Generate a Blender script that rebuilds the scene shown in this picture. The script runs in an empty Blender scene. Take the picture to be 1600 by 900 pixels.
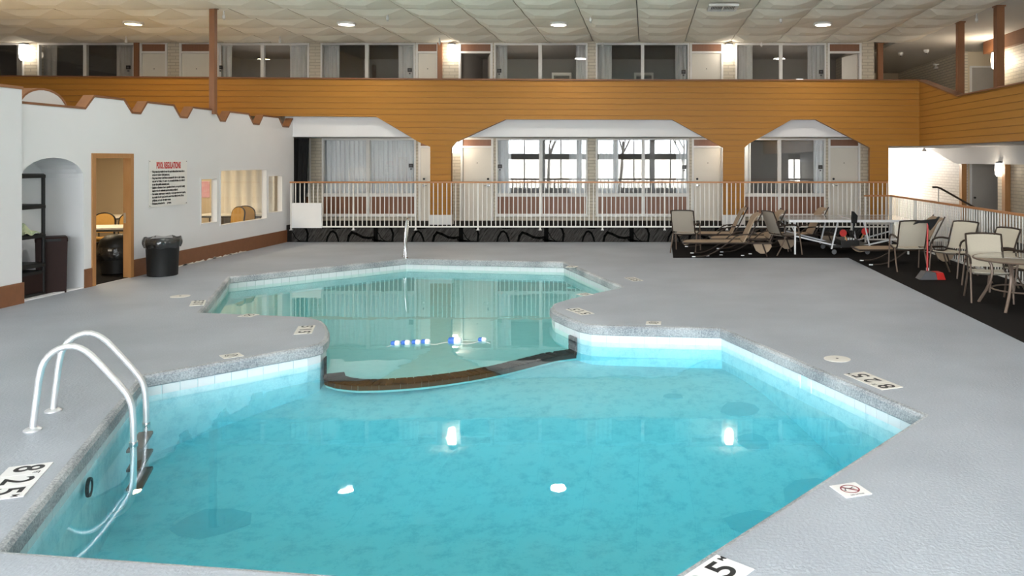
import bpy, bmesh, math, random
from mathutils import Vector, Matrix
from mathutils.geometry import tessellate_polygon
random.seed(7)
PI = math.pi
S = bpy.context.scene
COL = S.collection

# ------------------------------------------------------------------ camera, sky, light, exposure
EYE = 2.05
cd = bpy.data.cameras.new('camera'); cam = bpy.data.objects.new('camera', cd); COL.objects.link(cam)
cam.location = (0, 0, EYE); cam.rotation_euler = (PI/2, 0, 0)
cd.sensor_width = 36; cd.lens = 28.125; cd.shift_x = -0.13125; cd.shift_y = -0.125
cd.clip_start = 0.05; cd.clip_end = 400
S.camera = cam

w = bpy.data.worlds.new('overcast_sky'); S.world = w; w.use_nodes = True
bg = w.node_tree.nodes['Background']
bg.inputs[0].default_value = (0.86, 0.93, 1.0, 1); bg.inputs[1].default_value = 14.0

S.view_settings.view_transform = 'Standard'; S.view_settings.look = 'None'
S.view_settings.gamma = 1.0; S.view_settings.use_curve_mapping = False
S.view_settings.exposure = 1.22
S.cycles.max_bounces = 8; S.cycles.diffuse_bounces = 5; S.cycles.glossy_bounces = 4
S.cycles.transparent_max_bounces = 12; S.cycles.caustics_reflective = False; S.cycles.caustics_refractive = False
S.cycles.sample_clamp_indirect = 6.0

def area_light(name, loc, rot, sx, sy, power, color=(1, 1, 1), portal=False, shape='RECTANGLE', spread=PI):
    l = bpy.data.lights.new(name, 'AREA'); l.shape = shape; l.size = sx; l.size_y = sy
    l.energy = power; l.color = color; l.spread = spread
    if portal: l.cycles.is_portal = True
    o = bpy.data.objects.new(name, l); COL.objects.link(o); o.location = loc; o.rotation_euler = rot
    return o
# sky portal in the window wall behind the camera (guides sampling of the sky, gives no light of its own)
area_light('window_portal', (0.25, -4.3, 2.1), (PI/2, 0, 0), 17.5, 3.6, 1, portal=True)
LAMP_W = 32.0       # recessed ceiling lamps and added fill lights
SCONCE_E = 4.0

# ------------------------------------------------------------------ materials
MATS = {}
def N(nt, t, **kw):
    n = nt.nodes.new(t)
    for k, v in kw.items(): setattr(n, k, v)
    return n
def mat(name, col, rough=0.6, metal=0.0, var=0.12, scale=6.0, bump=0.0, bscale=60.0, detail=4.0, spec=0.5, stretch=None, col2=None, coat=0.0):
    if name in MATS: return MATS[name]
    m = bpy.data.materials.new(name); m.use_nodes = True; nt = m.node_tree
    b = nt.nodes['Principled BSDF']; L = nt.links.new
    b.inputs['Roughness'].default_value = rough; b.inputs['Metallic'].default_value = metal
    b.inputs['Specular IOR Level'].default_value = spec; b.inputs['Coat Weight'].default_value = coat
    tc = N(nt, 'ShaderNodeTexCoord'); mp = N(nt, 'ShaderNodeMapping'); L(tc.outputs['Object'], mp.inputs[0])
    if stretch: mp.inputs['Scale'].default_value = stretch
    nz = N(nt, 'ShaderNodeTexNoise'); nz.inputs['Scale'].default_value = scale; nz.inputs['Detail'].default_value = detail
    L(mp.outputs[0], nz.inputs[0])
    mx = N(nt, 'ShaderNodeMix', data_type='RGBA'); L(nz.outputs['Fac'], mx.inputs[0])
    c2 = col2 if col2 else tuple(min(1, c*(1+var)) for c in col)
    c1 = col if col2 else tuple(c*(1-var) for c in col)
    mx.inputs[6].default_value = (*c1, 1); mx.inputs[7].default_value = (*c2, 1)
    L(mx.outputs[2], b.inputs['Base Color'])
    if bump:
        n2 = N(nt, 'ShaderNodeTexNoise'); n2.inputs['Scale'].default_value = bscale; n2.inputs['Detail'].default_value = 3
        L(mp.outputs[0], n2.inputs[0]); bp = N(nt, 'ShaderNodeBump'); bp.inputs['Strength'].default_value = bump
        bp.inputs['Distance'].default_value = 0.02
        L(n2.outputs['Fac'], bp.inputs['Height']); L(bp.outputs[0], b.inputs['Normal'])
    MATS[name] = m; return m
def emit(name, col, strength):
    if name in MATS: return MATS[name]
    m = bpy.data.materials.new(name); m.use_nodes = True; nt = m.node_tree
    b = nt.nodes['Principled BSDF']; b.inputs['Base Color'].default_value = (*col, 1)
    nz = N(nt, 'ShaderNodeTexNoise'); nz.inputs['Scale'].default_value = 3
    mr = N(nt, 'ShaderNodeMapRange'); mr.inputs[3].default_value = strength*0.95; mr.inputs[4].default_value = strength*1.05
    nt.links.new(nz.outputs['Fac'], mr.inputs[0]); nt.links.new(mr.outputs[0], b.inputs['Emission Strength'])
    b.inputs['Emission Color'].default_value = (*col, 1)
    MATS[name] = m; return m
def thin_glass(name, tint=(1, 1, 1), boost=1.7, rough=0.0):
    m = bpy.data.materials.new(name); m.use_nodes = True; nt = m.node_tree; nt.nodes.clear(); L = nt.links.new
    out = N(nt, 'ShaderNodeOutputMaterial'); mx = N(nt, 'ShaderNodeMixShader')
    tr = N(nt, 'ShaderNodeBsdfTransparent'); tr.inputs[0].default_value = (*tint, 1)
    gl = N(nt, 'ShaderNodeBsdfGlossy'); gl.inputs['Roughness'].default_value = rough; gl.inputs[0].default_value = (1, 1, 1, 1)
    lw = N(nt, 'ShaderNodeLayerWeight'); lw.inputs[0].default_value = 0.28
    mu = N(nt, 'ShaderNodeMath', operation='MULTIPLY_ADD'); mu.inputs[1].default_value = boost*0.45; mu.inputs[2].default_value = 0.045*boost; mu.use_clamp = True
    L(lw.outputs['Fresnel'], mu.inputs[0]); L(mu.outputs[0], mx.inputs[0]); L(tr.outputs[0], mx.inputs[1]); L(gl.outputs[0], mx.inputs[2]); L(mx.outputs[0], out.inputs[0])
    return m
def water_mat():
    m = bpy.data.materials.new('pool_water'); m.use_nodes = True; nt = m.node_tree; nt.nodes.clear(); L = nt.links.new
    out = N(nt, 'ShaderNodeOutputMaterial'); mx = N(nt, 'ShaderNodeMixShader')
    tr = N(nt, 'ShaderNodeBsdfTransparent'); gl = N(nt, 'ShaderNodeBsdfGlossy'); gl.inputs['Roughness'].default_value = 0.012
    gl.inputs[0].default_value = (1, 1, 1, 1)
    tc = N(nt, 'ShaderNodeTexCoord'); nz = N(nt, 'ShaderNodeTexNoise'); nz.inputs['Scale'].default_value = 2.2; nz.inputs['Detail'].default_value = 2
    L(tc.outputs['Object'], nz.inputs[0])
    bp = N(nt, 'ShaderNodeBump'); bp.inputs['Strength'].default_value = 0.02; bp.inputs['Distance'].default_value = 0.05
    L(nz.outputs['Fac'], bp.inputs['Height'])
    fr = N(nt, 'ShaderNodeFresnel'); fr.inputs[0].default_value = 1.33; L(bp.outputs[0], gl.inputs['Normal'])
    ge = N(nt, 'ShaderNodeNewGeometry'); iv = N(nt, 'ShaderNodeMath', operation='SUBTRACT'); iv.inputs[0].default_value = 1
    L(ge.outputs['Backfacing'], iv.inputs[1])
    mu = N(nt, 'ShaderNodeMath', operation='MULTIPLY'); L(fr.outputs[0], mu.inputs[0]); L(iv.outputs[0], mu.inputs[1])
    L(mu.outputs[0], mx.inputs[0]); L(tr.outputs[0], mx.inputs[1]); L(gl.outputs[0], mx.inputs[2]); L(mx.outputs[0], out.inputs[0])
    va = N(nt, 'ShaderNodeVolumeAbsorption'); va.inputs['Color'].default_value = (0.28, 0.84, 0.905, 1); va.inputs['Density'].default_value = 0.95
    L(va.outputs[0], out.inputs['Volume'])
    return m
def brick_mat(name, c1, c2, cm, sw=0.30, sh=0.085):
    m = bpy.data.materials.new(name); m.use_nodes = True; nt = m.node_tree; b = nt.nodes['Principled BSDF']; L = nt.links.new
    tc = N(nt, 'ShaderNodeTexCoord'); sx = N(nt, 'ShaderNodeSeparateXYZ'); L(tc.outputs['Object'], sx.inputs[0])
    ad = N(nt, 'ShaderNodeMath', operation='ADD'); L(sx.outputs[0], ad.inputs[0]); L(sx.outputs[1], ad.inputs[1])
    cb = N(nt, 'ShaderNodeCombineXYZ'); L(ad.outputs[0], cb.inputs[0]); L(sx.outputs[2], cb.inputs[1])
    br = N(nt, 'ShaderNodeTexBrick'); L(cb.outputs[0], br.inputs[0])
    br.inputs['Color1'].default_value = (*c1, 1); br.inputs['Color2'].default_value = (*c2, 1); br.inputs['Mortar'].default_value = (*cm, 1)
    br.inputs['Scale'].default_value = 1.0; br.inputs['Brick Width'].default_value = sw; br.inputs['Row Height'].default_value = sh
    br.inputs['Mortar Size'].default_value = 0.010
    L(br.outputs['Color'], b.inputs['Base Color']); b.inputs['Roughness'].default_value = 0.55
    bp = N(nt, 'ShaderNodeBump'); bp.inputs['Strength'].default_value = 0.6; bp.inputs['Distance'].default_value = 0.01; bp.invert = True
    L(br.outputs['Fac'], bp.inputs['Height']); L(bp.outputs[0], b.inputs['Normal'])
    return m

def streak_mat():
    m = bpy.data.materials.new('streaked_charcoal_carpet'); m.use_nodes = True; nt = m.node_tree; b = nt.nodes['Principled BSDF']; L = nt.links.new
    tc = N(nt, 'ShaderNodeTexCoord'); mp = N(nt, 'ShaderNodeMapping'); mp.vector_type = 'TEXTURE'; mp.inputs['Rotation'].default_value = (0, math.radians(35), 0); mp.inputs['Scale'].default_value = (.06, 1, .5)
    L(tc.outputs['Object'], mp.inputs[0]); nz = N(nt, 'ShaderNodeTexNoise'); nz.inputs['Scale'].default_value = 1.6; nz.inputs['Detail'].default_value = 6; nz.inputs['Roughness'].default_value = 0.7
    L(mp.outputs[0], nz.inputs[0]); cr = N(nt, 'ShaderNodeValToRGB'); cr.color_ramp.elements[0].position = 0.36; cr.color_ramp.elements[0].color = (0.016, 0.014, 0.013, 1)
    cr.color_ramp.elements[1].position = 0.68; cr.color_ramp.elements[1].color = (0.085, 0.08, 0.075, 1)
    L(nz.outputs['Fac'], cr.inputs[0]); L(cr.outputs[0], b.inputs['Base Color']); b.inputs['Roughness'].default_value = 0.95; b.inputs['Specular IOR Level'].default_value = 0.1
    return m
def wood_plank_mat(name, c1, c2):
    return mat(name, c1, rough=0.42, col2=c2, scale=5.0, stretch=(0.35, 0.35, 7.0), detail=5, spec=0.15)
def coping_mat():
    m = bpy.data.materials.new('worn_painted_coping'); m.use_nodes = True; nt = m.node_tree; b = nt.nodes['Principled BSDF']; L = nt.links.new
    tc = N(nt, 'ShaderNodeTexCoord'); nz = N(nt, 'ShaderNodeTexNoise'); nz.inputs['Scale'].default_value = 60; nz.inputs['Detail'].default_value = 8; nz.inputs['Roughness'].default_value = 0.75
    L(tc.outputs['Object'], nz.inputs[0]); n2 = N(nt, 'ShaderNodeTexNoise'); n2.inputs['Scale'].default_value = 1.7; L(tc.outputs['Object'], n2.inputs[0])
    mu = N(nt, 'ShaderNodeMath', operation='ADD'); L(nz.outputs['Fac'], mu.inputs[0])
    m3 = N(nt, 'ShaderNodeMath', operation='MULTIPLY'); m3.inputs[1].default_value = 0.5; L(n2.outputs['Fac'], m3.inputs[0]); L(m3.outputs[0], mu.inputs[1])
    cr = N(nt, 'ShaderNodeValToRGB'); cr.color_ramp.elements[0].position = 0.60; cr.color_ramp.elements[0].color = (0.21, 0.225, 0.25, 1)
    cr.color_ramp.elements[1].position = 0.93; cr.color_ramp.elements[1].color = (0.68, 0.69, 0.70, 1)
    L(mu.outputs[0], cr.inputs[0]); L(cr.outputs[0], b.inputs['Base Color']); b.inputs['Roughness'].default_value = 0.6
    bp = N(nt, 'ShaderNodeBump'); bp.inputs['Strength'].default_value = 0.7; bp.inputs['Distance'].default_value = 0.02; L(nz.outputs['Fac'], bp.inputs['Height']); L(bp.outputs[0], b.inputs['Normal'])
    return m
def deck_mat():
    m = bpy.data.materials.new('grey_deck_paint'); m.use_nodes = True; nt = m.node_tree; b = nt.nodes['Principled BSDF']; L = nt.links.new
    tc = N(nt, 'ShaderNodeTexCoord'); nz = N(nt, 'ShaderNodeTexNoise'); nz.inputs['Scale'].default_value = 0.9; nz.inputs['Detail'].default_value = 5
    L(tc.outputs['Object'], nz.inputs[0]); n2 = N(nt, 'ShaderNodeTexNoise'); n2.inputs['Scale'].default_value = 45; n2.inputs['Detail'].default_value = 4; L(tc.outputs['Object'], n2.inputs[0])
    cr = N(nt, 'ShaderNodeValToRGB'); cr.color_ramp.elements[0].position = 0.3; cr.color_ramp.elements[0].color = (0.338, 0.365, 0.410, 1)
    cr.color_ramp.elements[1].position = 0.7; cr.color_ramp.elements[1].color = (0.412, 0.442, 0.492, 1); L(nz.outputs['Fac'], cr.inputs[0])
    c2 = N(nt, 'ShaderNodeValToRGB'); c2.color_ramp.elements[0].position = 0.58; c2.color_ramp.elements[0].color = (1, 1, 1, 1); c2.color_ramp.elements[1].position = 0.78; c2.color_ramp.elements[1].color = (1.25, 1.25, 1.25, 1)
    L(n2.outputs['Fac'], c2.inputs[0]); mx = N(nt, 'ShaderNodeMix', data_type='RGBA', blend_type='MULTIPLY'); mx.inputs[0].default_value = 1
    L(cr.outputs[0], mx.inputs[6]); L(c2.outputs[0], mx.inputs[7]); L(mx.outputs[2], b.inputs['Base Color'])
    b.inputs['Roughness'].default_value = 0.48; b.inputs['Specular IOR Level'].default_value = 0.45
    bp = N(nt, 'ShaderNodeBump'); bp.inputs['Strength'].default_value = 0.35; bp.inputs['Distance'].default_value = 0.015; L(n2.outputs['Fac'], bp.inputs['Height']); L(bp.outputs[0], b.inputs['Normal'])
    return m
def plaster_mat(name, col, dark, patches=()):
    """pool plaster: mottled specks plus old repair patches with a shape of their own"""
    m = bpy.data.materials.new(name); m.use_nodes = True; nt = m.node_tree; b = nt.nodes['Principled BSDF']; L = nt.links.new
    tc = N(nt, 'ShaderNodeTexCoord'); nz = N(nt, 'ShaderNodeTexNoise'); nz.inputs['Scale'].default_value = 7; nz.inputs['Detail'].default_value = 9; nz.inputs['Roughness'].default_value = 0.78
    L(tc.outputs['Object'], nz.inputs[0])
    cr = N(nt, 'ShaderNodeValToRGB'); cr.color_ramp.elements[0].position = 0.33; cr.color_ramp.elements[0].color = (*dark, 1)
    cr.color_ramp.elements[1].position = 0.52; cr.color_ramp.elements[1].color = (*col, 1); L(nz.outputs['Fac'], cr.inputs[0])
    L(cr.outputs[0], b.inputs['Base Color']); b.inputs['Roughness'].default_value = 0.8; b.inputs['Specular IOR Level'].default_value = 0.1
    return m

M = dict(
    deck=deck_mat(), coping=coping_mat(), water=water_mat(), riser=streak_mat(),
    white=mat('white_wall_paint', (0.73, 0.73, 0.74), 0.7, var=0.03, scale=2, bump=0.05, bscale=90),
    soffit=mat('white_soffit_paint', (0.74, 0.73, 0.74), 0.7, var=0.03, scale=1.5),
    fascia=wood_plank_mat('amber_plank_siding', (0.37, 0.168, 0.032), (0.44, 0.20, 0.040)),
    fascia_dark=mat('amber_backing', (0.30, 0.125, 0.03), 0.6),
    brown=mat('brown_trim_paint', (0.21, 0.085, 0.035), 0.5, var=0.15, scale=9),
    lightbrown=mat('lit_brown_cap_paint', (0.30, 0.135, 0.06), 0.5, var=0.15, scale=9),  # trim brown with the light on the wall caps put into its colour
    postbrown=mat('stained_post_wood', (0.21, 0.085, 0.035), 0.45, col2=(0.27, 0.115, 0.05), scale=6, stretch=(4, 4, 0.4)),
    oak=mat('oak_door_trim', (0.34, 0.155, 0.05), 0.4, col2=(0.45, 0.22, 0.08), scale=6, stretch=(5, 5, 0.5)),
    ceil=mat('cream_ceiling_fabric', (0.91, 0.845, 0.715), 0.85, var=0.06, scale=1.2, bump=0.15, bscale=200),
    ceil2=mat('aged_ceiling_fabric', (0.87, 0.80, 0.675), 0.85, var=0.06, scale=1.2, bump=0.15, bscale=200),
    ceil_flat=mat('ceiling_plaster', (0.66, 0.62, 0.56), 0.85, var=0.05, scale=2, bump=0.3, bscale=80),
    carpet=mat('charcoal_carpet', (0.016, 0.014, 0.013), 0.97, var=0.5, scale=60, bump=0.5, bscale=180, spec=0.1),
    black=mat('black_plastic', (0.010, 0.010, 0.010), 0.5, spec=0.3, var=0.2),
    blackmatte=mat('black_cloth', (0.008, 0.008, 0.008), 0.9, var=0.3),
    swirl=mat('black_swirl_print', (0.004, 0.004, 0.004), 0.95, var=0.2, spec=0.05),
    darkbin=mat('dark_brown_plastic', (0.022, 0.009, 0.007), 0.6, spec=0.2, var=0.2),
    bag=mat('black_bin_liner', (0.02, 0.02, 0.02), 0.25, var=0.3, bump=0.8, bscale=14),
    clearbag=thin_glass('clear_bin_liner', (0.75, 0.75, 0.76), 1.8, 0.25),
    cream=mat('cream_door_paint', (0.70, 0.655, 0.575), 0.5, var=0.03, scale=3),
    frame=mat('white_window_frame', (0.76, 0.74, 0.71), 0.45, var=0.03),
    walnut=mat('walnut_panel', (0.20, 0.085, 0.045), 0.45, col2=(0.27, 0.125, 0.07), scale=5, stretch=(6, 6, 0.6)),
    glass=thin_glass('window_glass', (0.97, 0.98, 0.98), 1.5),
    clear=thin_glass('clear_daylight_glass', (0.97, 0.98, 0.98), 0.8),
    curtain=mat('pale_grey_curtain', (0.64, 0.63, 0.61), 0.9, var=0.06, scale=3, stretch=(12, 1, 0.3)),
    curtain_low=mat('lightened_sheer_curtain', (0.86, 0.87, 0.88), 0.9, var=0.05, scale=3, stretch=(12, 1, 0.3)),  # curtain grey lightened in colour to make up for weak light downstairs
    curtain_dark=mat('old_beige_curtain', (0.45, 0.42, 0.38), 0.9, var=0.1, scale=3, stretch=(12, 1, 0.3)),
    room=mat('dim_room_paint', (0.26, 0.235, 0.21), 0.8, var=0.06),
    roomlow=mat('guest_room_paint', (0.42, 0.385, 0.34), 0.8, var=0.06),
    rail=mat('white_rail_paint', (0.80, 0.775, 0.73), 0.4, var=0.03),
    railcap=mat('orange_brown_handrail', (0.46, 0.20, 0.075), 0.45, var=0.1),
    steel=mat('brushed_steel', (0.74, 0.74, 0.75), 0.22, metal=1.0, var=0.05, scale=20),
    ladder=mat('satin_steel_tube', (0.80, 0.80, 0.81), 0.33, metal=0.75, var=0.06, scale=12),
    tread=mat('dark_ladder_tread', (0.05, 0.045, 0.045), 0.5),
    tile=mat('white_glazed_tile', (0.80, 0.82, 0.83), 0.18, var=0.03, scale=3),
    darktile=mat('dark_brown_tile', (0.014, 0.007, 0.005), 0.6, spec=0.15, var=0.5, scale=40),
    grout=mat('dark_grout', (0.05, 0.03, 0.022), 0.8),
    plaster=plaster_mat('aqua_pool_plaster', (0.64, 0.84, 0.87), (0.42, 0.66, 0.72)),
    patch=plaster_mat('old_plaster_patch', (0.43, 0.69, 0.75), (0.38, 0.64, 0.70)),
    shallow=plaster_mat('pale_pool_plaster', (0.58, 0.72, 0.66), (0.50, 0.66, 0.60)),
    marker=mat('cream_marker_tile', (0.72, 0.69, 0.63), 0.4, var=0.04),
    markerw=mat('white_marker_tile', (0.80, 0.78, 0.77), 0.4, var=0.04),
    ink=mat('black_print', (0.010, 0.010, 0.012), 0.5, var=0.1),
    red=mat('red_plastic', (0.52, 0.02, 0.015), 0.4, var=0.1),
    redink=mat('red_print', (0.55, 0.018, 0.012), 0.5, var=0.1),
    darkred=mat('dark_red_print', (0.25, 0.02, 0.03), 0.5, var=0.1),
    sign=mat('cream_sign_board', (0.76, 0.74, 0.71), 0.45, var=0.03),
    sling=mat('tan_sling_fabric', (0.345, 0.255, 0.175), 0.85, var=0.1, scale=40),
    sling_light=mat('oat_sling_fabric', (0.52, 0.465, 0.37), 0.85, var=0.06, scale=60),
    sling_grey=mat('taupe_sling_fabric', (0.36, 0.315, 0.26), 0.85, var=0.06, scale=60),
    chairframe=mat('dark_bronze_tube', (0.045, 0.030, 0.022), 0.4, metal=0.3),
    tubefr=mat('brown_metal_tube', (0.17, 0.12, 0.09), 0.4, metal=0.3),
    tt_top=mat('grey_table_tennis_top', (0.26, 0.25, 0.26), 0.14, var=0.05),
    tt_white=mat('white_metal_tube', (0.72, 0.72, 0.72), 0.35, var=0.03),
    glasstop=mat('tinted_table_glass', (0.30, 0.28, 0.24), 0.06, var=0.05, spec=0.8),
    gold=mat('gold_chair_fabric', (0.50, 0.29, 0.075), 0.8, var=0.12, scale=50),
    beige=mat('beige_room_wall', (0.66, 0.555, 0.40), 0.8, var=0.04, scale=2),
    tablewhite=mat('white_table_laminate', (0.78, 0.755, 0.70), 0.4, var=0.03),
    blue=mat('blue_float_plastic', (0.05, 0.16, 0.55), 0.35, var=0.08),
    floatw=mat('white_float_plastic', (0.82, 0.82, 0.82), 0.35, var=0.03),
    rope=mat('white_rope', (0.7, 0.7, 0.66), 0.8, var=0.1, scale=80),
    darkmetal=mat('dark_metal', (0.03, 0.027, 0.025), 0.4, metal=0.5),
    snow=mat('snowy_ground', (0.88, 0.88, 0.88), 0.9, var=0.1, scale=0.3),
    hill=mat('dry_grass_hill', (0.42, 0.33, 0.23), 0.95, col2=(0.72, 0.68, 0.62), scale=0.5),
    bark=mat('grey_bark', (0.09, 0.075, 0.06), 0.9, var=0.2),
    greenbag=mat('green_paper_bag', (0.30, 0.50, 0.32), 0.7, col2=(0.70, 0.62, 0.40), scale=9),
    paper=mat('white_paper', (0.8, 0.8, 0.8), 0.7, var=0.03),
    grey=mat('grey_plastic', (0.10, 0.10, 0.105), 0.5),
    pink=mat('pink_poster_paper', (0.80, 0.66, 0.70), 0.7, col2=(0.72, 0.22, 0.36), scale=9),
    brickw=brick_mat('white_painted_brick', (0.78, 0.75, 0.71), (0.72, 0.69, 0.65), (0.55, 0.52, 0.49)),
    brickc2=brick_mat('lightened_painted_brick', (0.80, 0.71, 0.56), (0.75, 0.66, 0.52), (0.5, 0.44, 0.35)),  # cream brick lightened in colour, as little lamp light reaches the upstairs wall
    brickc=brick_mat('cream_painted_brick', (0.60, 0.53, 0.42), (0.56, 0.49, 0.38), (0.42, 0.37, 0.29)),
    lampglow=emit('frosted_lamp_glow', (1.0, 0.93, 0.82), SCONCE_E),
    disc=emit('recessed_lamp_glow', (1.0, 0.94, 0.84), 9.0),
    disc_warm=emit('recessed_warm_lamp_glow', (1.0, 0.86, 0.42), 5.0),
    tube=emit('fluorescent_tube_glow', (1.0, 0.85, 0.62), 4.0),
    reflglow=emit('added_reflection_glow', (1.0, 0.95, 0.88), 6.0),  # added glow that takes the place of reflections in the upstairs glass
)

# ------------------------------------------------------------------ mesh helpers
class MB:
    def __init__(self): self.v = []; self.f = []
    def add(self, vs, fs):
        n = len(self.v); self.v += [tuple(p) for p in vs]; self.f += [tuple(i+n for i in f) for f in fs]; return self
    def box(self, x0, x1, y0, y1, z0, z1):
        return self.add([(x0,y0,z0),(x1,y0,z0),(x1,y1,z0),(x0,y1,z0),(x0,y0,z1),(x1,y0,z1),(x1,y1,z1),(x0,y1,z1)],
                 [(0,3,2,1),(4,5,6,7),(0,1,5,4),(1,2,6,5),(2,3,7,6),(3,0,4,7)])
    def bbox(self, x0, x1, y0, y1, z0, z1, b):
        """box with a chamfered outline seen from above and softened top"""
        pl = [(x0+b,y0),(x1-b,y0),(x1,y0+b),(x1,y1-b),(x1-b,y1),(x0+b,y1),(x0,y1-b),(x0,y0+b)]
        n = 8; cx, cy = (x0+x1)/2, (y0+y1)/2
        vs = [(x,y,z0) for x,y in pl]+[(x,y,z1-b) for x,y in pl]+[(cx+(x-cx)*(1-2*b/max(x1-x0,1e-6)), cy+(y-cy)*(1-2*b/max(y1-y0,1e-6)), z1) for x,y in pl]
        fs = [tuple(range(n))[::-1], tuple(range(2*n,3*n))]
        for r in (0,1):
            for i in range(n): j=(i+1)%n; fs.append((r*n+i, r*n+j, r*n+n+j, r*n+n+i))
        return self.add(vs, fs)
    def beam(self, p, q, wx, wz, up=(0,0,1)):
        p, q = Vector(p), Vector(q); d = (q-p).normalized(); u = Vector(up)
        if abs(d.dot(u)) > .98: u = Vector((1,0,0))
        s = d.cross(u).normalized()*wx/2; t = s.cross(d).normalized()*wz/2
        vs = [p-s-t,p+s-t,p+s+t,p-s+t,q-s-t,q+s-t,q+s+t,q-s+t]
        return self.add(vs, [(0,1,2,3),(7,6,5,4),(0,4,5,1),(1,5,6,2),(2,6,7,3),(3,7,4,0)])
    def tube(self, pts, r, n=8, closed=False, taper=None):
        P = [Vector(p) for p in pts]; k = len(P); rings = []
        up = None
        for i in range(k):
            a = P[(i-1)%k] if (closed or i>0) else P[i]; b = P[(i+1)%k] if (closed or i<k-1) else P[i]
            d = (b-a).normalized()
            if up is None:
                up = Vector((0,0,1)) if abs(d.z) < .9 else Vector((1,0,0))
            s = d.cross(up)
            if s.length < 1e-5: s = d.orthogonal()
            s.normalize(); up = s.cross(d).normalized()
            rr = r if taper is None else r*taper[i]
            rings.append([P[i]+(s*math.cos(2*PI*j/n)+up*math.sin(2*PI*j/n))*rr for j in range(n)])
        vs = [p for R in rings for p in R]; fs = []
        for i in range(k if closed else k-1):
            i2 = (i+1)%k
            for j in range(n): j2=(j+1)%n; fs.append((i*n+j, i*n+j2, i2*n+j2, i2*n+j))
        if not closed: fs += [tuple(range(n))[::-1], tuple(range((k-1)*n, k*n))]
        return self.add(vs, fs)
    def lathe(self, prof, c=(0,0,0), n=20, axis='z', cap=True):
        vs = []; fs = []; k = len(prof)
        for r, h in prof:
            for j in range(n):
                a = 2*PI*j/n; x, y = r*math.cos(a), r*math.sin(a)
                p = (x,y,h) if axis=='z' else ((h,x,y) if axis=='x' else (x,h,y))
                vs.append((p[0]+c[0],p[1]+c[1],p[2]+c[2]))
        for i in range(k-1):
            for j in range(n): j2=(j+1)%n; fs.append((i*n+j,i*n+j2,(i+1)*n+j2,(i+1)*n+j))
        if cap: fs += [tuple(range(n))[::-1], tuple(range((k-1)*n,k*n))]
        return self.add(vs, fs)
    def prism(self, outer, holes, fn, t0, t1, sides=True):
        polys = [outer]+list(holes); flat = [p for pl in polys for p in pl]
        tris = tessellate_polygon([[Vector((p[0],p[1],0)) for p in pl] for pl in polys])
        n = len(flat)
        vs = [fn(u,v,t0) for u,v in flat]+[fn(u,v,t1) for u,v in flat]
        fs = [tuple(t) for t in tris]+[tuple(i+n for i in t[::-1]) for t in tris]
        if sides:
            o = 0
            for pl in polys:
                m = len(pl)
                for i in range(m): j=(i+1)%m; fs.append((o+i,o+j,n+o+j,n+o+i))
                o += m
        return self.add(vs, fs)
    def sheet(self, fn, nu, nv, thick=None):
        vs = [fn(i/nu, j/nv) for j in range(nv+1) for i in range(nu+1)]
        fs = [(j*(nu+1)+i, j*(nu+1)+i+1, (j+1)*(nu+1)+i+1, (j+1)*(nu+1)+i) for j in range(nv) for i in range(nu)]
        if thick:
            n = len(vs); tv = Vector(thick); vs += [tuple(Vector(p)+tv) for p in vs]
            fs2 = [tuple(i+n for i in f[::-1]) for f in fs]
            edge = [i for i in range(nu+1)]+[j*(nu+1)+nu for j in range(1,nv+1)]+[nv*(nu+1)+i for i in range(nu-1,-1,-1)]+[j*(nu+1) for j in range(nv-1,0,-1)]
            fs = fs+fs2+[(edge[i],edge[(i+1)%len(edge)],edge[(i+1)%len(edge)]+n,edge[i]+n) for i in range(len(edge))]
        return self.add(vs, fs)
    def mesh(self, name, m, smooth=35):
        me = bpy.data.meshes.new(name); me.from_pydata(self.v, [], self.f); me.validate()
        b = bmesh.new(); b.from_mesh(me); bmesh.ops.recalc_face_normals(b, faces=b.faces); b.to_mesh(me); b.free()
        if smooth:
            me.polygons.foreach_set('use_smooth', [True]*len(me.polygons)); me.set_sharp_from_angle(angle=math.radians(smooth))
        if m: me.materials.append(M[m] if isinstance(m, str) else m)
        return me
    def build(self, name, m, parent=None, smooth=35, **props):
        return put(name, self.mesh(name, m, smooth), parent, **props)
def put(name, data, parent=None, loc=None, rot=None, **props):
    o = bpy.data.objects.new(name, data); COL.objects.link(o)
    if parent: o.parent = parent
    if loc: o.location = loc
    if rot: o.rotation_euler = rot
    for k, v in props.items(): o[k] = v
    return o
def thing(name, label, cat, loc=(0,0,0), rz=0.0, group=None):
    o = bpy.data.objects.new(name, None); COL.objects.link(o); o.location = loc; o.rotation_euler = (0,0,rz); o.empty_display_size = .1
    return tag(o, label, cat, group)
def tag(o, label, cat, group=None):
    o['label'] = label; o['category'] = cat
    if group: o['group'] = group
    return o
def struct(o): o['kind'] = 'structure'; return o
def sroot(name, loc=(0,0,0)):
    o = bpy.data.objects.new(name, None); COL.objects.link(o); o.location = loc; o['kind'] = 'structure'; return o
def dup(root, loc, rz=None, label=None, group=None):
    def cp(o, par):
        c = o.copy(); COL.objects.link(c)
        if par: c.parent = par
        for ch in list(o.children): cp(ch, c)
        return c
    r = cp(root, None); r.location = loc
    if rz is not None: r.rotation_euler = (0,0,rz)
    if label: r['label'] = label
    if group: r['group'] = group
    return r
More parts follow.
